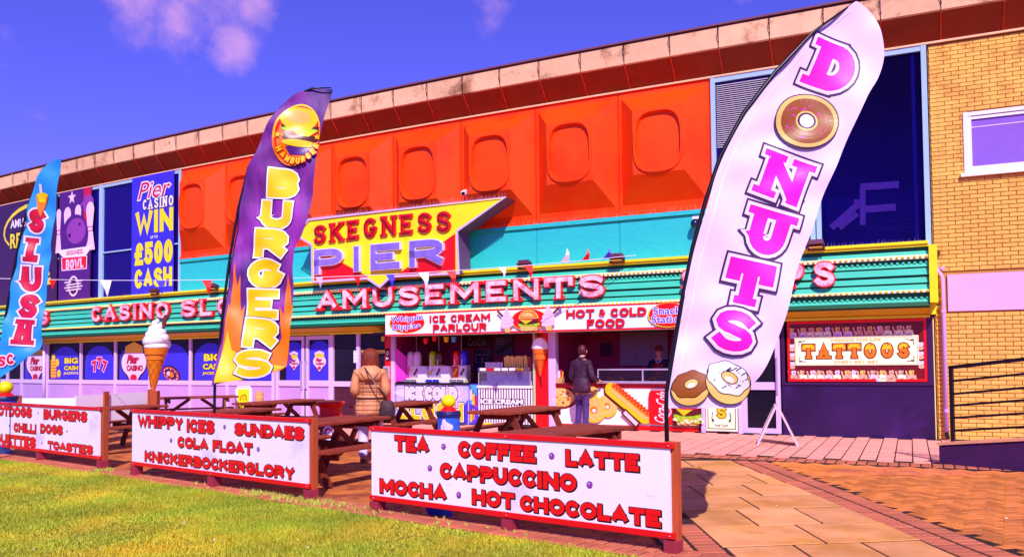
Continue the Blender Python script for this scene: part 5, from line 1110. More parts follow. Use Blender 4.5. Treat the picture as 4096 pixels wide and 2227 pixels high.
# yellow wet-floor style block under the freezer front
t = thing('yellow_crate', 'small low yellow block on the paving before the striped freezer', 'block', tuple(W(FU(*z4(1295, 1265), .15)[0], .2, 0)), ang(1)); b = B(); b.box(-.14, .14, -.06, .06, 0, .07); b.build('block', P('gold'), t, bevel=.01); b = B(); b.box(-.09, .09, -.045, .045, .07, .08); b.build('top', m_ye, t)
# ============================================================ MENU BOARDS ALONG THE LAWN
m_bw = M('board_white', c(246, 234, 252), rough=.3, var=.03, vs=1.5, col2=c(224, 200, 226), c2=(.60, .72)); m_br = M('board_red', c(224, 14, 22), rough=.35, var=.06)
m_post = M('orange_brown_post', c(176, 74, 34), rough=.7, var=.18, vs=6, stretch=(6, 6, 1), bump=.3, bs=30); m_foot = M('red_brown_foot', c(150, 40, 60), rough=.6, var=.12)
class PlaneMap:
    def __init__(s, P_, Q): s.P = Vector((P_[0], P_[1], 0)); s.Q = Vector((Q[0], Q[1], 0)); s.t = (s.Q-s.P).normalized(); s.n = Vector((s.t.y, -s.t.x, 0)); s.L = (s.Q-s.P).length
    def __call__(s, a, z, o): return s.P+s.t*a+s.n*o+Vector((0, 0, z))
    def px(s, x, y, off=0.):
        v = ray(x, y); P_ = s.P+s.n*off; k = s.n.dot(P_)/s.n.dot(Vector((v.x, v.y, 0))); X = Vector((v.x*k, v.y*k, 0)); return (X-P_).dot(s.t), CAM_H+v.z*k
za = Zm(1.7173, 0, 1500); zt2_ = Zm(1.7173, 1300, 1600)
def menu_board(P_, Q, z0, z1, label, words, dots, zf, posts, dot_r):
    pm = PlaneMap(P_, Q); rz = math.atan2(pm.t.y, pm.t.x); t = thing('menu_board', label, 'board', (P_[0], P_[1], 0), rz, 'white menu boards along the lawn'); L = pm.L
    b = B(); b.box(0.02, L-.06, -.012, .012, z0+.05, z1-.045); b.build('panel', m_bw, t)
    b = B(); b.box(.0, L-.03, -.026, .012, z1-.045, z1); b.build('rail', m_br, t, bevel=.004); b = B(); b.box(.0, L-.03, -.024, .012, z0, z0+.05); b.build('rail', m_br, t, bevel=.004)
    for i, x in enumerate(posts):
        e = i == len(posts)-1; b = B(); b.box(x-.05, x+.05, .014, .09, .0, z1+(.004 if e else -.05)); b.build('post', m_post, t, bevel=.004)
        b = B(); b.box(x-.055, x+.055, -.03, .095, -.01, z0-.012); b.v = b.v; b.build('foot', m_foot, t, bevel=.004)
        b = B(); b.tube([(x, -.034, z1-.022), (x, -.024, z1-.022)], .006, 6); b.tube([(x, -.032, z0+.025), (x, -.022, z0+.025)], .006, 6); b.build('bolt', P('grey'), t)
    for wd_, tl, br in words:
        A = Art(pm, .013, .0005); a = pm.px(*zf(*tl), off=.012); e = pm.px(*zf(*br), off=.012); hh = (a[1]-e[1])*.06
        A.text(wd_, a[0], e[0], e[1]-hh, a[1]+hh, 'red', wt=.315, track=.05, outl=((.006, 'black'),), shadow=('black', .007, -.007)); A.build('word', t)
    A = Art(pm, .013, .0005)
    for x, y in dots:
        a = pm.px(*zf(x, y), off=.012); A.disc(a[0], a[1], dot_r, dot_r, 'black', n=14, rings=1); A.disc(a[0], a[1], dot_r*.88, dot_r*.88, 'magenta', n=14, rings=1); A.disc(a[0]-.2*dot_r, a[1]+.25*dot_r, dot_r*.3, dot_r*.3, 'lilac', n=8, rings=1)
    A.build('bullet_dots', t)
    rs_ = random.Random(int(P_[0]*10)); A = Art(pm, .0125, 0)
    for i in range(9): x_, z_ = rs_.uniform(.2, L-.2), rs_.uniform(z0+.1, z1-.1); A.line([(x_, z_), (x_+rs_.uniform(.02, .09), z_+rs_.uniform(-.02, .01))], .003, 'lilac')
    A.build('scuff_marks', t, kind='stuff'); return pm
tea = menu_board((-1.43, 8.40), (1.26, 6.40), .105, .84, 'nearest white menu board listing tea, coffee, latte and hot chocolate', [('TEA', (478, 244), (716, 358)), ('COFFEE', (915, 284), (1450, 424)), ('LATTE', (1652, 342), (2158, 484)),
    ('CAPPUCCINO', (790, 432), (1728, 622)), ('MOCHA', (376, 540), (836, 684)), ('HOT', (1010, 612), (1303, 742)), ('CHOCOLATE', (1340, 655), (2308, 868))], [(815, 318), (1558, 382), (722, 465), (1820, 578), (922, 648)], zt2_, (.06, 1.72, 3.29), .029)
whp = menu_board((-5.14, 11.26), (-2.16, 8.97), .13, .88, 'middle white menu board listing whippy ices, sundaes and cola float', [('WHIPPY', (948, 276), (1258, 370)), ('ICES', (1283, 305), (1472, 398)), ('SUNDAES', (1612, 330), (2088, 443)), ('COLA', (1220, 424), (1430, 510)), ('FLOAT', (1462, 448), (1735, 543)), ('KNICKERBOCKERGLORY', (995, 520), (2025, 712))], [(1543, 355), (1176, 447), (1775, 507)], za, (.06, 1.88, 3.70), .028)
hot = menu_board((-8.86, 14.17), (-5.86, 11.89), .13, .87, 'left white menu board listing hotdogs, burgers, chilli dogs and toasties', [('HOTDOGS', (-48, 210), (218, 288)), ('BURGERS', (300, 236), (598, 318)), ('CHILLI', (95, 328), (250, 398)), ('DOGS', (278, 336), (430, 406)), ('BAGUETTES', (-110, 392), (245, 493)), ('TOASTIES', (328, 452), (638, 538))], [(262, 260), (65, 345), (462, 383), (290, 465)], za, (.06, 1.80, 3.73), .018)
# plain backs of further boards at the left
def plain_board(P_, Q, z0, z1, label, posts):
    pm = PlaneMap(P_, Q); t = thing('plain_board', label, 'board', (P_[0], P_[1], 0), math.atan2(pm.t.y, pm.t.x), 'plain lilac-white boards at the left'); L = pm.L
    b = B(); b.box(0, L, 0, .02, z0, z1); b.build('panel', m_bw, t)
    for x in posts: b = B(); b.box(x-.06, x+.06, -.05, -.002, 0, z1+.06); b.build('post', m_post, t, bevel=.004)
P3 = G(600, 1567, .85); P2 = G(303, 1582, .85)
plain_board(P2.xy, P3.xy, .12, .85, 'plain pale board with brown post left of giant ice-cream cone', [.75, (P3-P2).length-.02])
P1 = G(60, 1592, .8); plain_board(P1.xy, (P2.xy+Vector((-.02, .1))), .12, .8, 'long plain lilac board behind left menu board', [.1])
# ============================================================ FEATHER FLAGS
def interp(tab, t):
    n = len(tab)-1; k = min(n-1e-6, max(0, t*n)); i = int(k); f = k-i
    p0 = tab[max(i-1, 0)]; p1 = tab[i]; p2 = tab[i+1]; p3 = tab[min(i+2, n)]
    return tuple(.5*((2*p1[j])+(-p0[j]+p2[j])*f+(2*p0[j]-5*p1[j]+4*p2[j]-p3[j])*f*f+(-p0[j]+3*p1[j]-3*p2[j]+p3[j])*f**3) for j in (0, 1))
class FlagMap:       # cloth hanging in an upright plane y = Y, with folds
    def __init__(s, Y, amp, seed, bx): s.Y = Y; s.amp = amp; s.sd = seed; s.bx = bx
    def w(s, x, y): v = ray(*DP(x, y)); k = s.Y/v.y; return v.x*k, CAM_H+v.z*k
    def __call__(s, a, z, o):
        q = s.sd; am = s.amp
        f = am*(math.sin(a*2.1+z*1.3+q)+.6*math.sin(a*5.1-z*2.6+q*2)+.36*math.sin(a*9.5+z*8.0+q*3)+.10*math.sin(z*19-a*7+q)*(1+math.sin(z*3.1+a*2))+.25*math.sin(z*5.3-a*3.7))
        return Vector((a, s.Y-f-o, z))
def flag(name, label, Y, left, right, cloth, amp, seed, pole, base_xy, art, rows=130, cols=30, hem=None):
    fmp = FlagMap(Y, amp, seed, 0); wl = [fmp.w(*p) for p in left]; wr = [fmp.w(*p) for p in right]
    t = thing(name, label, 'flag', (base_xy[0], base_xy[1], 0), 0, 'feather flags')
    b = B(); n = 0
    for sgn in (0, 1):
        for i in range(rows+1):
            l = interp(wl, i/rows); r = interp(wr, i/rows)
            for j in range(cols+1): k = j/cols; b.v.append(tuple(fmp(l[0]+(r[0]-l[0])*k, l[1]+(r[1]-l[1])*k, -.004 if sgn else 0)))
        o = sgn*(rows+1)*(cols+1)
        for i in range(rows):
            for j in range(cols): a = o+i*(cols+1)+j; b.f.append((a, a+1, a+cols+2, a+cols+1)); b.mi.append(0)
    b.build('cloth', cloth, t, world=True, smooth=True)
    pp = [fmp.w(*p) for p in pole]; pts = [Vector((base_xy[0], Y, 0))]+[Vector((a, Y+.02, z)) for a, z in pp]
    b = B(); n_ = len(pts); b.tube(pts, [.022]+[.018]*(n_-3)+[.012, .007], 8); b.build('pole', P('black'), t, world=True, smooth=True)
    b = B(); b.tube([pts[0], pts[0]+Vector((0, 0, .45))], .032, 10); b.lathe([(.06, 0), (.055, .03), (.03, .04)], pts[0], 12); b.build('base', P('black'), t, world=True)
    if hem:
        A = Art(fmp, .003, .001, fine=.045); A.line([interp([(a+hem[1], z) for a, z in wl], q/30) for q in range(1, 30)], hem[2], hem[0], cap=False); A.build('sleeve_hem', t)
    A = Art(fmp, .004, .0009, fine=.045); art(A, fmp.w); A.build('print', t, smooth=False); return t, fmp
m_wc = M('white_flag_cloth', c(238, 206, 244), rough=.45, var=.03, vs=2, bump=.25, bs=5, stretch=(1, 1, 1)); m_pc = M('purple_flag_cloth', c(128, 36, 142), rough=.6, var=.35, vs=1.2, bump=.5, bs=5, stretch=(2.2, 1, .7), col2=c(60, 18, 100), c2=(.42, .62), bd=.03); m_cc = M('cyan_flag_cloth', c(40, 150, 235), rough=.4, var=.12, vs=1.5, bump=.2, bs=5)
def sc(w, x, y, d): a = w(x, y); e = w(x+d, y); return a, abs(e[0]-a[0])
def glyph(A, w, ch, x, y, gw, gh, rot, fill, outl, wt=.3, slab=False, seg=.05):
    a, u = sc(w, x, y, 1); W_, H_ = gw*u, gh*u; A.text(ch, a[0]-W_/2, a[0]+W_/2, a[1]-H_/2, a[1]+H_/2, fill, wt=wt, slab=slab, rot=math.radians(rot), seg=seg, outl=tuple((e*u, k) for e, k in outl))
def donut_art(A, w):
    o3 = ((13, 'plum'), (8, 'softpink'), (3.5, 'white'))
    for ch, x, y, gw, gh, rot in (('D', 2103, 168, 134, 122, -23), ('N', 1972, 450, 134, 118, -22), ('U', 1930, 587, 124, 114, -18), ('T', 1880, 713, 116, 112, -14), ('S', 1842, 832, 96, 104, -12)):
        glyph(A, w, ch, x, y, gw, gh, rot, 'pink', o3 if ch != 'D' else ((13, 'plum'), (8, 'softpink'), (3.5, 'white')), wt={'S': .25, 'N': .27}.get(ch, .32), slab=ch not in 'S')
    a, u = sc(w, 2031, 303, 1); r = 78*u
    A.disc(a[0], a[1], r*1.04, r*.93, 'plum', n=32); A.disc(a[0], a[1], r*1.0, r*.89, 'tan', n=32); A.disc(a[0]+.02*r, a[1], r*.86, r*.77, 'brown', n=32)
    for i in range(34):
        an = random.uniform(0, 6.3); q = r*random.uniform(.42, .76); x, z = a[0]+q*math.cos(an), a[1]+q*math.sin(an)*.9; b_ = random.uniform(0, 3.1); dx, dz = .06*r*math.cos(b_), .06*r*math.sin(b_)
        if i % 1 == 0: A.n -= 1; A.line([(x-dx, z-dz), (x+dx, z+dz)], .035*r, 'crimson' if i % 2 else 'pink')
    A.n += 1
    A.disc(a[0], a[1], r*.36, r*.34, 'tan', n=24); A.disc(a[0], a[1], r*.30, r*.28, 'plum', n=24); A.disc(a[0], a[1], r*.23, r*.22, 'white', n=20)
    # two iced rings at the foot
    def ring(x, y, rx, ry, rot, ice, spr, hole):
        a, u = sc(w, x, y, 1); rx *= u; ry *= u; A.disc(a[0], a[1]-.12*ry, rx*1.04, ry*1.02, 'black', rot=rot, n=30); A.disc(a[0], a[1]-.12*ry, rx, ry*.98, 'tan', rot=rot, n=30)
        wav = lambda q: 1+.05*math.sin(q*7); A.disc(a[0]+.0*rx, a[1]+.14*ry, rx*.99, ry*.80, 'black', rot=rot, n=36, fn=wav); A.disc(a[0], a[1]+.15*ry, rx*.95, ry*.76, ice, rot=rot, n=36, fn=wav)
        if spr:
            for i in range(22):
                an = random.uniform(0, 6.3); q = random.uniform(.45, .82); X, Z = a[0]+rx*.9*q*math.cos(an), a[1]+.15*ry+ry*.7*q*math.sin(an); A.n -= 1; A.line([(X-.016, Z+.01*(-1)**i), (X+.016, Z-.01*(-1)**i)], .009, 'black')
            A.n += 1
        A.disc(a[0]+.05*rx, a[1]+.18*ry, rx*.40, ry*.29, 'black', rot=rot); A.disc(a[0]+.05*rx, a[1]+.18*ry, rx*.36, ry*.25, 'tan', rot=rot); A.disc(a[0]+.05*rx, a[1]+.09*ry, rx*.22, ry*.13, 'white', rot=rot)
    ring(1735, 972, 46, 42, .35, 'brown', False, 'white'); ring(1828, 958, 56, 50, -.5, 'white', True, 'tan')
dl = [(2152, 4), (2100, 42), (2052, 80), (2008, 124), (1960, 180), (1918, 232), (1880, 284), (1848, 335), (1820, 390), (1798, 445), (1780, 505), (1764, 560), (1748, 620), (1734, 680), (1722, 745), (1711, 810), (1701, 870), (1691, 930), (1683, 985), (1677, 1027)]
dr_ = [(2157, 4), (2186, 26), (2208, 62), (2220, 108), (2222, 150), (2210, 195), (2184, 238), (2160, 290), (2136, 345), (2112, 400), (2086, 458), (2062, 520), (2038, 585), (2014, 645), (1990, 718), (1972, 790), (1948, 865), (1914, 935), (1878, 985), (1862, 1025)]
flag('feather_flag', 'tall white flag reading donuts in pink letters behind nearest menu board', 6.62, dl, dr_, m_wc, .035, 1.0, [(1677, 1030), (1678, 985), (1692, 900), (1716, 760), (1744, 620), (1776, 505), (1814, 390), (1872, 284), (1952, 180), (2046, 80), (2150, 6)], (G(2665, 2195).x*0+(2665-2048)/FOC*6.62, 6.62), donut_art, hem=('white', .07, .008))
def burger_art(A, w):
    for pts, k in ((((560, 905), (572, 820), (578, 735), (588, 655), (592, 720), (602, 690), (600, 790), (612, 765), (606, 860), (590, 900)), 'orange'), (((705, 880), (712, 800), (716, 735), (726, 690), (731, 760), (727, 840), (718, 900)), 'orange'), (((545, 960), (556, 930), (566, 800), (572, 760), (582, 800), (590, 720), (606, 790), (604, 850), (632, 900), (600, 940)), 'orange'), (((715, 922), (722, 880), (734, 770), (722, 745), (716, 800), (702, 770), (706, 850), (668, 900), (640, 945), (700, 932)), 'orange'), (((545, 962), (562, 880), (572, 830), (584, 880), (640, 908), (712, 922), (650, 948), (592, 958)), 'gold')):
        P_ = [w(*p) for p in pts]; A.poly(P_, k)
    for ch, x, y, gw, gh, rot in (('B', 714, 463, 78, 72, -6), ('U', 696, 541, 82, 70, -6), ('R', 684, 613, 90, 72, -5), ('G', 666, 688, 88, 72, -6), ('E', 660, 764, 76, 72, -2), ('R', 658, 838, 84, 72, -5), ('S', 637, 914, 84, 68, 4)):
        glyph(A, w, ch, x, y, gw, gh, rot, 'gold', ((5.2, 'black'), (3.8, 'white')), wt=.33 if ch not in 'SE' else .27)
    a, u = sc(w, 748, 342, 1)
    A.disc(a[0], a[1], 58*u, 80*u, 'orange', rot=-.28, n=30); A.disc(a[0], a[1]+2*u, 56*u, 78*u, 'gold', rot=-.28, n=30, a0=20, a1=200, rings=4); A.disc(a[0]+1*u, a[1]+1*u, 53*u, 74*u, 'red', rot=-.28, n=30); A.disc(a[0], a[1]-5*u, 47*u, 66*u, 'orange', rot=-.28, n=30)
    a, u = sc(w, 757, 338, 1); g = lambda x, y: w(x, y)
    c_ = g(757, 302); A.poly([g(712, 315), g(806, 322), g(800, 350), g(784, 384), g(732, 378), g(716, 345)], 'meat'); A.disc(c_[0]-2*u, c_[1], 46*u, 30*u, 'gold', rot=-.08, n=24); A.disc(c_[0]-6*u, c_[1]+6*u, 30*u, 16*u, 'tan', rot=-.08)
    p = g(757, 330); A.disc(p[0], p[1], 46*u, 7*u, 'lime', rot=-.08); p = g(757, 338); A.disc(p[0], p[1], 44*u, 6*u, 'red', rot=-.08); A.poly([g(735, 330), g(800, 333), g(770, 352)], 'yellow'); p = g(757, 352); A.disc(p[0], p[1], 43*u, 8*u, 'meat', rot=-.08); p = g(755, 364); A.disc(p[0], p[1], 42*u, 9*u, 'gold', rot=-.08); A.poly([g(722, 372), g(792, 375), g(782, 395), g(732, 392)], 'purple')
    for i, ch in enumerate('HAMBURGER'): an = math.radians(212+i*15.5); x, y = 748+52*math.cos(an), 342-58*math.sin(an)*1.15; glyph(A, w, ch, x+2, y, 11, 16, math.degrees(an)+90-8, 'gold', ((1.5, 'red'),), wt=.26)
    for x, y in ((704, 344), (800, 348)): p = g(x, y); A.poly([(p[0]+r*u*math.sin(k*PI/5), p[1]+r*u*math.cos(k*PI/5)) for k, r in ((i, 8 if i % 2 == 0 else 3.5) for i in range(10))], 'gold')
bl_ = [(833, 220), (793, 220), (761, 229), (738, 242), (718, 258), (701, 280), (684, 304), (664, 342), (647, 388), (626, 425), (612, 475), (599, 530), (588, 590), (578, 650), (570, 710), (562, 770), (556, 830), (549, 890), (543, 940), (539, 966)]
br_ = [(834, 222), (830, 240), (824, 262), (818, 285), (812, 315), (806, 345), (800, 380), (796, 415), (793, 455), (789, 500), (780, 545), (764, 590), (745, 620), (738, 665), (737, 720), (733, 770), (727, 830), (722, 880), (716, 920), (541, 968)]
flag('feather_flag', 'purple flame flag reading burgers in yellow letters behind middle menu board', 10.34, bl_, br_, m_pc, .05, 2.2, [(538, 1020), (539, 966), (549, 880), (562, 760), (578, 640), (598, 525), (624, 420), (655, 365), (681, 308), (708, 269), (740, 240), (785, 221), (833, 220)], ((855-2048)/FOC*10.34, 10.34), burger_art)
def slush_art(A, w):
    for ch, x, y, gw, gh, rot in (('S', 90, 555, 36, 56, -8), ('L', 78, 628, 38, 58, -6), ('U', 74, 701, 48, 60, -4), ('S', 72, 771, 46, 60, -6), ('H', 64, 835, 50, 60, -4)): glyph(A, w, ch, x, y, gw, gh, rot, 'crimson', ((6, 'softpink'), (1.5, 'black')), wt=.26, slab=ch not in 'SU')
    g = w; A.poly([g(92, 492), g(122, 494), g(112, 520), g(100, 545), g(94, 525)], 'orange'); A.poly([g(96, 492), g(118, 494), g(112, 510), g(98, 508)], 'gold'); A.poly([g(104, 465), g(110, 466), g(110, 494), g(102, 493)], 'softpink'); p = g(108, 492); A.disc(p[0], p[1], .09, .04, 'gold')
    glyph(A, w, 'S', 12, 908, 20, 26, -4, 'crimson', ((3, 'softpink'),), wt=.26); glyph(A, w, 'C', 34, 903, 20, 26, 4, 'crimson', ((3, 'softpink'),), wt=.26)
sl = [(158, 402), (140, 407), (122, 418), (104, 440), (90, 465), (78, 497), (67, 532), (57, 570), (48, 608), (40, 645), (32, 685), (25, 725), (18, 765), (11, 805), (5, 850), (-1, 900), (-5, 955)]
sr_ = [(161, 404), (157, 422), (152, 442), (147, 465), (142, 495), (136, 530), (131, 565), (126, 600), (122, 640), (118, 680), (115, 720), (112, 760), (110, 800), (107, 840), (104, 872), (80, 895), (0, 955)]
flag('feather_flag', 'cyan blue flag reading slush in red letters at far left', 13.3, sl, sr_, m_cc, .05, 4.0, [(-6, 1000), (-4, 950), (4, 850), (17, 765), (31, 685), (47, 605), (66, 530), (88, 465), (120, 416), (158, 402)], ((-12-2048)/FOC*13.3, 13.3), slush_art)
# ============================================================ PICNIC TABLES
m_tw = M('red_brown_timber', c(150, 58, 34), rough=.6, var=.2, vs=5, stretch=(1, 8, 8), bump=.35, bs=18, col2=c(110, 36, 24), c2=(.5, .66)); m_tl = M('dark_timber', c(120, 42, 28), rough=.65, var=.2, vs=5, bump=.3)
t0 = thing('picnic_table', 'x', 'picnic table', (0, 0, 0), 0, 'brown timber picnic tables')
for i in range(5): b = B(); y = -.30+i*.15; b.box(-.9, .9, y-.068, y+.068, .70, .74); b.build('top_plank', m_tw, t0, bevel=.006)
for s_ in (-1, 1):
    for k in range(2): b = B(); y = s_*(.62+k*.135); b.box(-.9, .9, y-.062, y+.062, .415, .45); b.build('seat_plank', m_tw, t0, bevel=.005)
for sx in (-1, 1):
    for s_ in (-1, 1): b = B(); b.bar((sx*.62+.02*s_, s_*.26, .70), (sx*.62+.02*s_, s_*.60, .0), .045, .09, up=(0, 1, 0)); b.build('leg', m_tl, t0)
    b = B(); b.box(sx*.62-.065, sx*.62-.023, -.76, .76, .325, .413); b.build('crossbar', m_tl, t0); b = B(); b.box(sx*.62+.043, sx*.62+.08, -.35, .35, .61, .698); b.build('top_batten', m_tl, t0)
    b = B(); b.bar((sx*.57, 0, .37), (sx*.12, 0, .69), .07, .04, up=(0, 1, 0)); b.build('brace', m_tl, t0)
tabs = [(.10, 12.92, 58, 'picnic table at right facing the food counter, near the man'), (.46, 8.90, 47, 'nearest picnic table, directly behind the tea and coffee board'), (-2.42, 10.78, 62, 'picnic table between middle and nearest menu boards'), (-2.1, 15.0, 64, 'picnic table before the slush counter, right of woman in tan jacket'),
        (-4.55, 16.3, 63, 'picnic table right of the yellow open sign'), (-4.55, 13.1, 62, 'picnic table close behind the whippy ices board'), (-7.2, 18.9, 25, 'picnic table farthest left, behind the purple flag'), (-7.0, 14.5, 60, 'picnic table between left and middle menu boards')]
for i, (x, y, a, l) in enumerate(tabs):
    if i == 0: t0.location = (x, y, 0); t0.rotation_euler = (0, 0, math.radians(a)); t0['label'] = l
    else: dup(t0, (x, y, 0), math.radians(a), l)
# ============================================================ BINS, SIGNS, MODELS
def blue_bin(x, y, r, h, label, s_=1.):
    t = thing('litter_bin', label, 'bin', (x, y, 0), 0, 'blue bins with yellow ball tops')
    b = B(); b.lathe([(r*.96, 0), (r, .02), (r, h-.08)], (0, 0, 0), 26); b.build('body', M('bin_blue', c(40, 96, 215), rough=.35, var=.12), t, smooth=False)
    b = B(); b.lathe([(r*1.08, h-.08), (r*1.1, h-.04), (r*1.04, h)], (0, 0, 0), 26); b.build('rim', M('rim_navy', c(30, 30, 90), rough=.4), t)
    b = B(); b.lathe([(r*.75, h), (r*.5, h+.05)], (0, 0, 0), 18); b.build('collar', P('red'), t)
    b = B(); b.ball((0, 0, h+.05+r*.52), r*.64, 20, (1, 1, .95)); b.build('ball_top', M('ball_yellow', c(244, 226, 10), rough=.3, var=.08), t, smooth=True)
    A = Art(lambda a, z, o: Vector((x+(r+o)*math.sin(a/r), y-(r+o)*math.cos(a/r), z)), .003, .0015)      # pale swirl print
    for cx_, cz_, rx, rz in ((-.03, h-.22, .075, .08), (-.05, h-.15, .03, .05), (0.0, h-.36, .06, .12), (.03, h-.21, .04, .04)): A.disc(cx_, cz_, rx, rz, 'softpink', n=16)
    A.line([(-.06, h-.2), (-.02, h-.3), (-.04, h-.42)], .012, 'lilac'); A.build('print', t)
blue_bin(-.885, 11.5, .155, .80, 'blue bin with yellow ball top in front of the slush counter'); blue_bin(-9.35, 15.35, .20, .92, 'blue bin with yellow ball top at far left edge')
rb = thing('litter_bin', 'round red bin with flared lid behind picnic table left of the woman', 'bin', (-2.93, 13.4, 0)); b = B(); b.lathe([(.15, 0), (.17, .03), (.17, .55)], (0, 0, 0), 20); b.build('body', P('darkred'), rb); b = B(); b.lathe([(.17, .55), (.215, .60), (.175, .66), (.175, .76), (.235, .83), (.22, .86), (.05, .88)], (0, 0, 0), 24); b.build('lid', P('red'), rb, smooth=False)
A = Art(lambda a, z, o: Vector((-2.93+(.17+o)*math.sin(a/.17), 13.4-(.17+o)*math.cos(a/.17), z)), .003, .0015); A.disc(0, .36, .1, .12, 'white'); A.disc(0, .36, .07, .09, 'red'); A.disc(0.01, .36, .045, .06, 'white'); A.build('print', rb)
# open sign
ox, oy = (975-2048)/FOC*19.6, 19.6; t = thing('open_sign', 'white framed yellow pavement sign reading open beside picnic table', 'sign', (ox, oy, 0), -.15); b = B()
b.tube([(-.19, 0, .02), (-.19, 0, .86), (-.15, 0, .93), (.15, 0, .93), (.19, 0, .86), (.19, 0, .02)], .022, 8); b.box(-.17, .17, -.01, .01, .1, .92); b.build('frame', P('white'), t)
b = B(); b.box(-.14, .14, -.018, -.011, .22, .88); b.build('panel', P('yellow'), t)
pm = PlaneMap((ox, oy), (ox+math.cos(-.15), oy+math.sin(-.15))); A = Art(pm, .019, .001); A.btext('OPEN', 0, .50, .13, 'black', width=.25, bold=.04); A.line([(-.1, .36), (.1, .36)], .04, 'red'); A.poly([(-.08, .62), (.08, .62), (.06, .74), (-.06, .74)], 'gold'); A.line([(-.08, .62), (-.05, .72), (.06, .75), (.08, .62)], .015, 'black'); A.line([(-.1, .27), (.1, .27)], .05, 'purple'); A.build('print', t)
t = thing('timber_bollard', 'short pale round-topped timber bollard beside the open sign', 'bollard', ((1037-2048)/FOC*19.8, 19.8, 0)); b = B(); b.lathe([(.10, 0), (.10, .74), (.085, .80), (.03, .82)], (0, 0, 0), 14); b.build('post', M('pale_timber', c(226, 160, 100), rough=.8), t); b = B(); b.lathe([(.105, .66), (.105, .70)], (0, 0, 0), 14); b.build('band', P('tan'), t)
# folding A-board, seen from the side
t = thing('a_board', 'folding pavement A-board seen side-on before the dark tattoo shop front', 'pavement sign', (4.5, 14.2, 0), math.atan2(-.18, .62)); ma_ = M('aframe_pale', c(226, 190, 200), rough=.4)
for s_, nm in ((-1, 'front_panel'), (1, 'back_panel')):
    b = B()
    for y in (-.02, .52): b.bar((s_*.33, y, .0), (s_*.012, y, .68), .045, .035)
    b.bar((s_*.305, .0, .05), (s_*.305, .5, .05), .04, .03); b.bar((s_*.02, .0, .66), (s_*.02, .5, .66), .03, .03); f = b.build('frame', ma_, t)
    b = B(); b.add([(s_*.30, .0, .06), (s_*.30, .5, .06), (s_*.03, .5, .64), (s_*.03, .0, .64), (s_*.31, .0, .06), (s_*.31, .5, .06), (s_*.04, .5, .64), (s_*.04, .0, .64)], [(0, 1, 2, 3), (7, 6, 5, 4), (0, 3, 7, 4), (1, 2, 6, 5)]); b.build('sheet', M('aframe_dark', c(60, 20, 90), rough=.4), f)
# giant whipped ice-cream cone on a post
gx = G(613, 1562, .95); Yc = 17.0; X = (625-2048)/FOC*Yc
t = thing('giant_ice_cream', 'giant model ice-cream cone with white swirl and chocolate flake at left', 'ice cream model', (X, Yc, 0)); zz = lambda y: CAM_H+ray(630, y).z/ray(630, y).y*Yc
zA, zB, zC = zz(1562), zz(1390), zz(1268)
b = B(); b.box(-.10, .05, -.08, .08, 0, zA-.0); b.build('post', m_post, t, bevel=.006)
mgc = M('cone_orange', c(236, 128, 20), rough=.5, var=.1, vs=10); H = zB-zA
b = B(); b.lathe([(.03, zA), (.05, zA+.06), (.17, zB-.30*H), (.17, zB-.29*H), (.185, zB-.28*H), (.19, zB-.17*H), (.215, zB-.16*H), (.235, zB-.02), (.22, zB)], (0, 0, 0), 24); b.v = [(x-.06*(1-(z-zA)/H), y, z) for x, y, z in b.v]; b.build('cone', mgc, t)
b = B()
for s_ in (1, -1):
    for k in range(7): b.tube([((.055+.115*(q/6))*math.cos(s_*(q/6*2.2)+k*.9)-.06*(1-.7*q/6), (.055+.115*(q/6))*math.sin(s_*(q/6*2.2)+k*.9), zA+.08+q/6*(.6*H)) for q in range(7)], .005, 4)
b.build('waffle_ridges', M('ridge_dark', c(160, 72, 14)), t)
b = B(); turns = 4.2; n = 110; pts = []; rs = []; Hs = zC-zB
for i in range(n): f = i/n; a_ = f*turns*2*PI+.6; R_c = .17*(1-f)**.75; pts.append((R_c*math.cos(a_), R_c*math.sin(a_), zB-.0+.07+f*(Hs-.10))); rs.append(.115*(1-f)**.55+.006)
b.tube(pts, rs, 12); b.lathe([(.235, zB-.01), (.24, zB+.03), (.2, zB+.1), (.12, zB+.3*Hs+.1), (.05, zB+.7*Hs)], (0, 0, 0), 18); b.build('swirl', mw_, t, smooth=True)
b = B(); b.bar((.12, 0, zC-.25), (.2, 0, zC+.04), .07, .06); b.build('flake', P('choc'), t)
# blue dish on edge below the nearest board, and cable ends
t = thing('blue_lid', 'round blue plastic lid lying tilted under the nearest menu board', 'lid', (-.72, 8.05, 0)); b = B(); b.T = Matrix.Translation((0, 0, .05)) @ Matrix.Rotation(-.9, 4, 'X') @ Matrix.Rotation(.4, 4, 'Y'); b.lathe([(.02, .028), (.09, .024), (.125, .008), (.135, -.01), (.12, -.012)], (0, 0, 0), 22); b.build('shell', M('lid_blue', c(50, 140, 245), rough=.35), t, smooth=True); b = B(); b.T = Matrix.Translation((0, 0, .05)) @ Matrix.Rotation(-.9, 4, 'X') @ Matrix.Rotation(.4, 4, 'Y'); b.lathe([(.137, -.012), (.142, 0), (.137, .006)], (0, 0, 0), 22); b.build('rim', P('blue'), t)
t = thing('blue_lid', 'blue plastic lid at far left below the hotdogs board', 'lid', (G(8, 1815).x, G(8, 1815).y, 0)); b = B(); b.T = Matrix.Translation((0, 0, .06)) @ Matrix.Rotation(-.8, 4, 'X'); b.lathe([(.02, .028), (.12, .024), (.155, .008), (.165, -.01), (.14, -.012)], (0, 0, 0), 22); b.build('shell', M('lid_blue', c(50, 140, 245)), t, smooth=True)
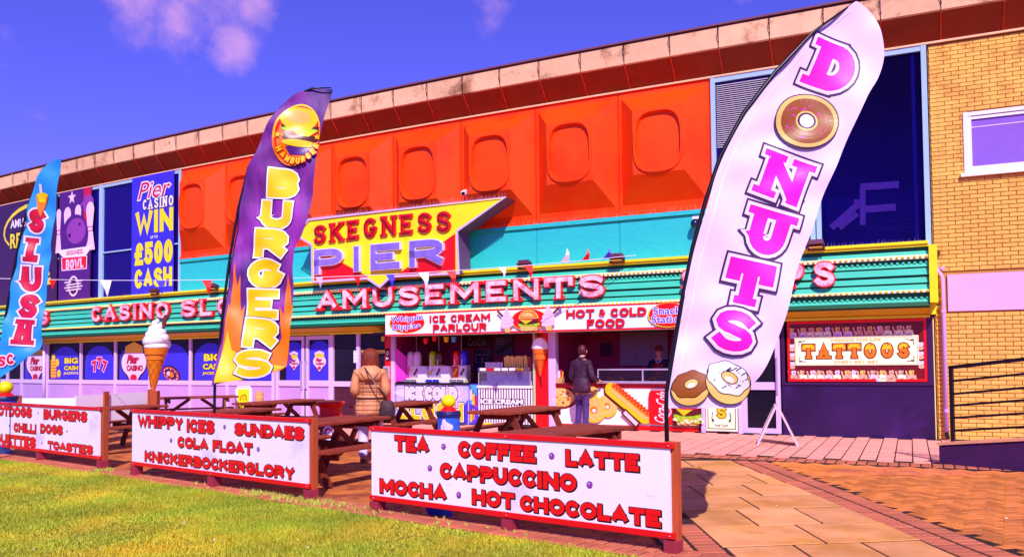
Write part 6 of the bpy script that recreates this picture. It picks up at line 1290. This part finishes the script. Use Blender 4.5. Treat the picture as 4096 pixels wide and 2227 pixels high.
# ============================================================ BUNTING
p0 = Vector(((-700-2048)/FOC*15, 15, 0)); p0.z = CAM_H+ray(-700, 1085).z/ray(-700, 1085).y*15
u_ = FU(2545, 1015, .7); p1 = W(u_[0], .7, zz_[0]+.06)
t = thing('bunting', 'thin line of red, white and blue pennants strung across to the green canopy', 'bunting', (p1.x, p1.y, p1.z))
def bl(f): q = p0+(p1-p0)*f; q.z -= .35*4*f*(1-f)*.9; return q
b = B(); b.tube([bl(i/40) for i in range(41)], .006, 5); b.build('cord', P('white'), t, world=True)
def f_at(px):
    lo, hi = 0, 1
    for _ in range(30):
        mmm = (lo+hi)/2; q = bl(mmm)
        if q.x/q.y*FOC+2048 < px: lo = mmm
        else: hi = mmm
    return lo
for px, k, s_, up in ((205, 'red', .2, 0), (420, 'white', .32, 0), (640, 'blue', .28, 0), (825, 'red', .3, 0), (1275, 'lilac', .22, 0), (1425, 'red', .22, 0), (1560, 'blue', .27, 0), (1695, 'white', .32, 0), (1805, 'red', .3, 0), (2010, 'white', .22, 0), (2115, 'red', .28, 0), (2262, 'white', .28, 1), (2345, 'red', .24, 1), (2430, 'blue', .22, 1), (60, 'white', .2, 0), (-60, 'blue', .3, 0)):
    f = f_at(px); q = bl(f); e = bl(min(1, f+.012)); dx = (e-q).normalized()*s_*.32; dz = Vector((s_*.18, -.05, s_*(1.0 if up else -1.0))); cu_ = Vector((.03, -.05, 0))
    b = B(); b.add([q-dx, q+dx, q+dz*.5+dx*.45+cu_, q+dz*.5-dx*.45+cu_, q+dz, q-dx+Vector((0, .004, 0)), q+dx+Vector((0, .004, 0)), q+dz*.5+dx*.45+cu_+Vector((0, .004, 0)), q+dz*.5-dx*.45+cu_+Vector((0, .004, 0)), q+dz+Vector((0, .004, 0))], [(0, 1, 2, 3), (3, 2, 4), (5, 8, 7, 6), (8, 9, 7), (0, 3, 8, 5), (1, 6, 7, 2)]); b.build('pennant', P(k), t, world=True)
# ============================================================ PEOPLE
def skin(name, joints, edges, mat, parent, sub=2, root=0):
    me = bpy.data.meshes.new(name); me.from_pydata([j[0] for j in joints], edges, []); me.materials.append(mat); o = bpy.data.objects.new(name, me); COL.objects.link(o)
    s_ = o.modifiers.new('s', 'SKIN'); s_.use_smooth_shade = True
    for i, (p, r) in enumerate(joints): v = me.skin_vertices[0].data[i]; v.radius = r if isinstance(r, tuple) else (r, r); v.use_root = (i == root)
    q = o.modifiers.new('d', 'SUBSURF'); q.levels = sub; q.render_levels = sub
    dg = bpy.context.evaluated_depsgraph_get(); m2 = bpy.data.meshes.new_from_object(o.evaluated_get(dg)); bpy.data.objects.remove(o); m2.name = name
    if not m2.materials: m2.materials.append(mat)
    r = bpy.data.objects.new(name, m2); COL.objects.link(r); r.parent = parent; m2.polygons.foreach_set('use_smooth', [True]*len(m2.polygons)); return r
m_sk = M('skin', c(224, 160, 130), rough=.5, var=.05)
def body(t, h, ls, rs, la, ra, headdy=0.):
    """front is -y in local space; la/ra arm joints elbow, wrist; ls/rs knee, ankle, toe"""
    J = [((0, 0, .53*h), (.12, .09)), ((0, 0, .60*h), (.12, .09)), ((0, .0, .72*h), (.14, .10)), ((0, .0, .81*h), (.10, .08)), ((0, -.01+headdy*.3, .86*h), (.05, .05)), ((0, -.02+headdy, .91*h), (.075, .085)), ((0, -.02+headdy, .96*h), (.075, .085)), ((0, headdy-.01, .985*h), (.045, .05))]
    Ed = [(i, i+1) for i in range(7)]
    for sx, leg in ((-1, ls), (1, rs)):
        n = len(J); J += [((sx*.09, 0, .50*h), .085), (leg[0], .058), (leg[1], .04), (leg[2], .035)]; Ed += [(0, n), (n, n+1), (n+1, n+2), (n+2, n+3)]
    for sx, arm in ((-1, la), (1, ra)):
        n = len(J); J += [((sx*.17, 0, .805*h), .055), (arm[0], .042), (arm[1], .028), (arm[2], (.03, .018))]; Ed += [(3, n), (n, n+1), (n+1, n+2), (n+2, n+3)]
        w_, hnd = Vector(arm[1]), Vector(arm[2]); d = (hnd-w_).normalized(); side = d.cross(Vector((0, 0, 1))).normalized() if abs(d.z) < .9 else Vector((0, 1, 0))
        for k in range(4): m_ = len(J); p = hnd+side*(k-1.5)*.017; J += [(tuple(p+d*.035), .009), (tuple(p+d*(.068+.008*(k in (1, 2)))+Vector((0, 0, -.012))), .007)]; Ed += [(n+3, m_), (m_, m_+1)]
        m_ = len(J); J += [(tuple(w_+d*.035+side*.035), .010), (tuple(w_+d*.07+side*.045), .008)]; Ed += [(n+2, m_), (m_, m_+1)]
    return skin('body', J, Ed, m_sk, t)
def face(t, h, dy):
    b = B(); b.ball((0, -.105+dy, .925*h), .016, 8, (1, 1, 1.3)); b.build('nose', m_sk, t, smooth=True)
    for s_ in (-1, 1): b = B(); b.ball((s_*.033, -.098+dy, .943*h), .010, 8); b.build('eye', P('black'), t, smooth=True); b = B(); b.ball((s_*.088, .0+dy, .93*h), .022, 8, (.5, 1, 1.4)); b.build('ear', m_sk, t, smooth=True)
    b = B(); b.tube([(-.025, -.094+dy, .900*h), (0, -.1+dy, .898*h), (.025, -.094+dy, .900*h)], .005, 6); b.build('mouth', P('crimson'), t)
# woman, back to the camera
h = 1.65; t = thing('person', 'woman with auburn hair in quilted tan hooded jacket and pale trousers, seen from behind', 'person', (-2.11, 12.35, 0), PI+.1)
body(t, h, ((-.10, -.03, .27*h), (-.10, .02, .06), (-.10, -.10, .035)), ((.11, -.10, .27*h), (.11, -.02, .06), (.12, -.14, .035)), ((-.235, .03, .64*h), (-.21, -.14, .555*h), (-.19, -.2, .55*h)), ((.235, .03, .64*h), (.20, -.15, .57*h), (.17, -.21, .56*h)))
face(t, h, -.02)
m_jk = M('tan_jacket', c(226, 150, 100), rough=.55, var=.12, vs=9, bump=.9, bs=11, col2=c(196, 126, 84), c2=(.5, .62), bd=.03)
def jacket(t, h, mat, hem, la, ra, k=1., name='jacket'):
    J = [((0, .0, hem*h), (.20*k, .15*k)), ((0, 0, .57*h), (.185*k, .14*k)), ((0, 0, .64*h), (.175*k, .13*k)), ((0, .0, .74*h), (.195*k, .14*k)), ((0, .0, .80*h), (.15*k, .11*k)), ((0, .01, .838*h), (.07*k, .07*k))]; Ed = [(i, i+1) for i in range(5)]
    for sx, arm in ((-1, la), (1, ra)): n = len(J); J += [((sx*.185*k, 0, .795*h), .085*k), (arm[0], .075*k), (arm[1], .052*k)]; Ed += [(4, n), (n, n+1), (n+1, n+2)]
    return skin(name, J, Ed, mat, t)
jacket(t, h, m_jk, .46, ((-.235, .03, .64*h), (-.21, -.12, .56*h)), ((.235, .03, .64*h), (.20, -.13, .575*h)), 1.02)
b = B(); b.lathe([(.222, .43*h), (.226, .455*h), (.222, .48*h), (.21, .54*h), (.192, .575*h), (.2, .60*h)], (0, 0, 0), 24, (1, .76)); b.build('jacket_skirt', m_jk, t, smooth=True)
b = B(); b.lathe([(.12, -.02), (.175, .02), (.185, .09), (.15, .17), (.10, .22)], (0, .06, .735*h), 18, (1, .8)); b.build('hood', m_jk, t, smooth=True)
b = B(); b.tube([(.203*math.cos(a_), .155*math.sin(a_), .578*h) for a_ in [2*PI*i/24 for i in range(25)]], .016, 6); b.tube([(-.13, .165, .80*h), (-.06, .20, .745*h), (.06, .20, .745*h), (.13, .165, .80*h)], .008, 6); b.build('belt', M('belt_brown', c(96, 50, 40)), t)
b = B()
for z, r_ in ((.475, .227), (.515, .218), (.55, .207), (.61, .198), (.645, .196), (.68, .2), (.715, .205)): b.tube([(r_*math.cos(a_), r_*.76*math.sin(a_), z*h) for a_ in [2*PI*i/24 for i in range(25)]], .005, 5)
for x_ in (-.1, .1): b.tube([(x_, .145+.02*(q in (0, 5)), (.47+.05*q)*h) for q in range(6)], .004, 5)
b.build('seams', M('seam', c(150, 84, 52)), t)
m_ha = M('auburn_hair', c(150, 48, 18), rough=.5, var=.5, vs=26, stretch=(3, 3, .4), bump=.8, bs=70)
b = B(); b.lathe([(.07, -.30), (.115, -.25), (.13, -.15), (.128, -.04), (.125, .04), (.105, .10), (.065, .135), (.01, .148)], (0, .012, .945*h-.02), 26, (1, 1.0), fn=lambda a, z: (1+.06*math.sin(a*9+z*14)) if math.sin(a) > -.45 or z > .07 else .55); b.build('hair', m_ha, t, smooth=True)
mt_ = M('pale_trousers', c(228, 205, 245), rough=.7, var=.1, vs=8, bump=.4, bs=10)
skin('trousers', [((0, 0, .45*h), (.19, .14)), ((-.095, 0, .37*h), .105), ((-.10, -.03, .27*h), .085), ((-.10, .02, .06), .075), ((.095, 0, .37*h), .105), ((.11, -.10, .27*h), .085), ((.11, -.02, .06), .075)], [(0, 1), (1, 2), (2, 3), (0, 4), (4, 5), (5, 6)], mt_, t)
for x, y in ((-.10, .0), (.115, -.05)): b = B(); b.ball((x, y-.05, .035), .05, 10, (1, 2.4, .8)); b.build('shoe', P('dim'), t, smooth=True)
bag = thing('shoulder_bag', 'dark patterned shoulder bag hanging at right side of the woman in tan', 'bag', (-1.84, 12.2, .0)); b = B(); b.lathe([(.05, .62), (.11, .66), (.12, .78), (.09, .90), (.04, .93)], (0, 0, 0), 14, (1, .55)); b.build('pouch', M('bag_cloth', c(84, 50, 60), rough=.7, var=.6, vs=18), bag, smooth=True)
b = B(); b.tube([(.0, .0, .92), (-.10, -.22, 1.12), (-.24, -.17, 1.32), (-.33, .0, 1.40), (-.24, .17, 1.30), (-.05, .1, 1.0), (0, 0, .92)], .010, 6); b.build('strap', P('maroon'), bag)
# man at the counter, back to the camera
h = 1.79; mp_ = W(FU(2325, 1500, .42)[0], .40, 0); t = thing('person', 'man in dark purple jacket leaning at snack counter, seen from behind', 'person', mp_, ang(0)+PI-.15)
body(t, h, ((-.09, -.02, .27*h), (-.11, .04, .06), (-.11, -.08, .035)), ((.09, -.04, .27*h), (.12, .0, .06), (.13, -.12, .035)), ((-.27, .0, .62*h), (-.30, -.22, .58*h), (-.30, -.29, .575*h)), ((.25, .02, .63*h), (.24, -.17, .58*h), (.22, -.23, .575*h)), headdy=-.05)
face(t, h, -.07); m_pj = M('purple_jacket', c(62, 22, 56), rough=.6, var=.3, vs=8, bump=.9, bs=10, bd=.03)
jacket(t, h, m_pj, .47, ((-.27, .0, .62*h), (-.30, -.19, .585*h)), ((.25, .02, .63*h), (.24, -.15, .585*h)), .98)
b = B(); b.lathe([(.20, .445*h), (.205, .5*h), (.19, .56*h), (.175, .62*h)], (0, 0, 0), 22, (1, .72)); b.build('jacket_hem', m_pj, t, smooth=True)
b = B(); b.lathe([(.06, -.03), (.09, .0), (.085, .05)], (0, .0, .84*h), 14); b.build('collar', m_pj, t)
b = B(); b.lathe([(.07, -.09), (.098, -.04), (.098, .03), (.08, .08), (.045, .11), (.01, .12)], (0, -.045, .945*h), 18, (1, 1.08), fn=lambda a, z: 1 if math.sin(a) > -.3 or z > .05 else .6); b.build('hair', M('dark_hair', c(70, 14, 30), rough=.5, var=.3, vs=20), t, smooth=True)
skin('trousers', [((0, 0, .455*h), (.165, .115)), ((-.09, 0, .38*h), .09), ((-.09, -.02, .27*h), .075), ((-.11, .04, .07), .06), ((.09, 0, .38*h), .09), ((.09, -.04, .27*h), .075), ((.12, .0, .07), .06)], [(0, 1), (1, 2), (2, 3), (0, 4), (4, 5), (5, 6)], M('violet_jeans', c(78, 46, 128), rough=.7, var=.25, vs=10, bump=.8, bs=10, bd=.03), t)
for x, y in ((-.11, .02), (.125, -.03)): b = B(); b.ball((x, y-.05, .04), .05, 10, (1, 2.5, .8)); b.build('shoe', P('softpink'), t, smooth=True)
# vendor behind the counter, facing out
h = 1.70; up_ = FU(*zr(990, 300), -.95)[0]; t = thing('person', 'kiosk worker in red cap and red apron behind the counter, looking down', 'person', W(up_, -.95, .06), ang(up_))
body(t, h, ((-.09, 0, .27*h), (-.09, .02, .06), (-.09, -.1, .035)), ((.09, 0, .27*h), (.09, .02, .06), (.09, -.1, .035)), ((-.27, .0, .63*h), (-.16, -.20, .585*h), (-.12, -.26, .575*h)), ((.27, .0, .63*h), (.22, -.18, .59*h), (.18, -.25, .575*h)), headdy=-.03)
face(t, h, -.04); jacket(t, h, M('navy_top', c(34, 20, 66), rough=.7), .5, ((-.27, .0, .63*h), (-.17, -.17, .59*h)), ((.27, .0, .63*h), (.22, -.15, .595*h)), .93, 'sweater')
b = B(); b.lathe([(.15, .48*h), (.18, .6*h), (.17, .76*h), (.12, .80*h)], (0, -.005, 0), 18, (1, .86), fn=lambda a, z: 1.03 if math.sin(a) < .0 else .6); b.build('apron', M('red_apron', c(150, 24, 40), rough=.6), t, smooth=True)
b = B(); b.tube([(-.07, -.06, .83*h), (0, -.13, .79*h), (.07, -.06, .83*h)], .018, 8); b.build('collar', P('lilac'), t)
b = B(); b.lathe([(.10, .0), (.102, .04), (.085, .09), (.03, .115)], (0, -.04, .952*h), 18, (1, 1.1)); b.box(-.07, .07, -.23, -.12, .952*h, .952*h+.012); b.build('cap', M('red_cap', c(150, 26, 40), rough=.6), t, smooth=False)
skin('trousers', [((0, 0, .5*h), (.14, .11)), ((-.09, 0, .46*h), .09), ((-.09, 0, .27*h), .07), ((-.09, .02, .07), .055), ((.09, 0, .46*h), .09), ((.09, 0, .27*h), .07), ((.09, .02, .07), .055)], [(0, 1), (1, 2), (2, 3), (0, 4), (4, 5), (5, 6)], P('black'), t)
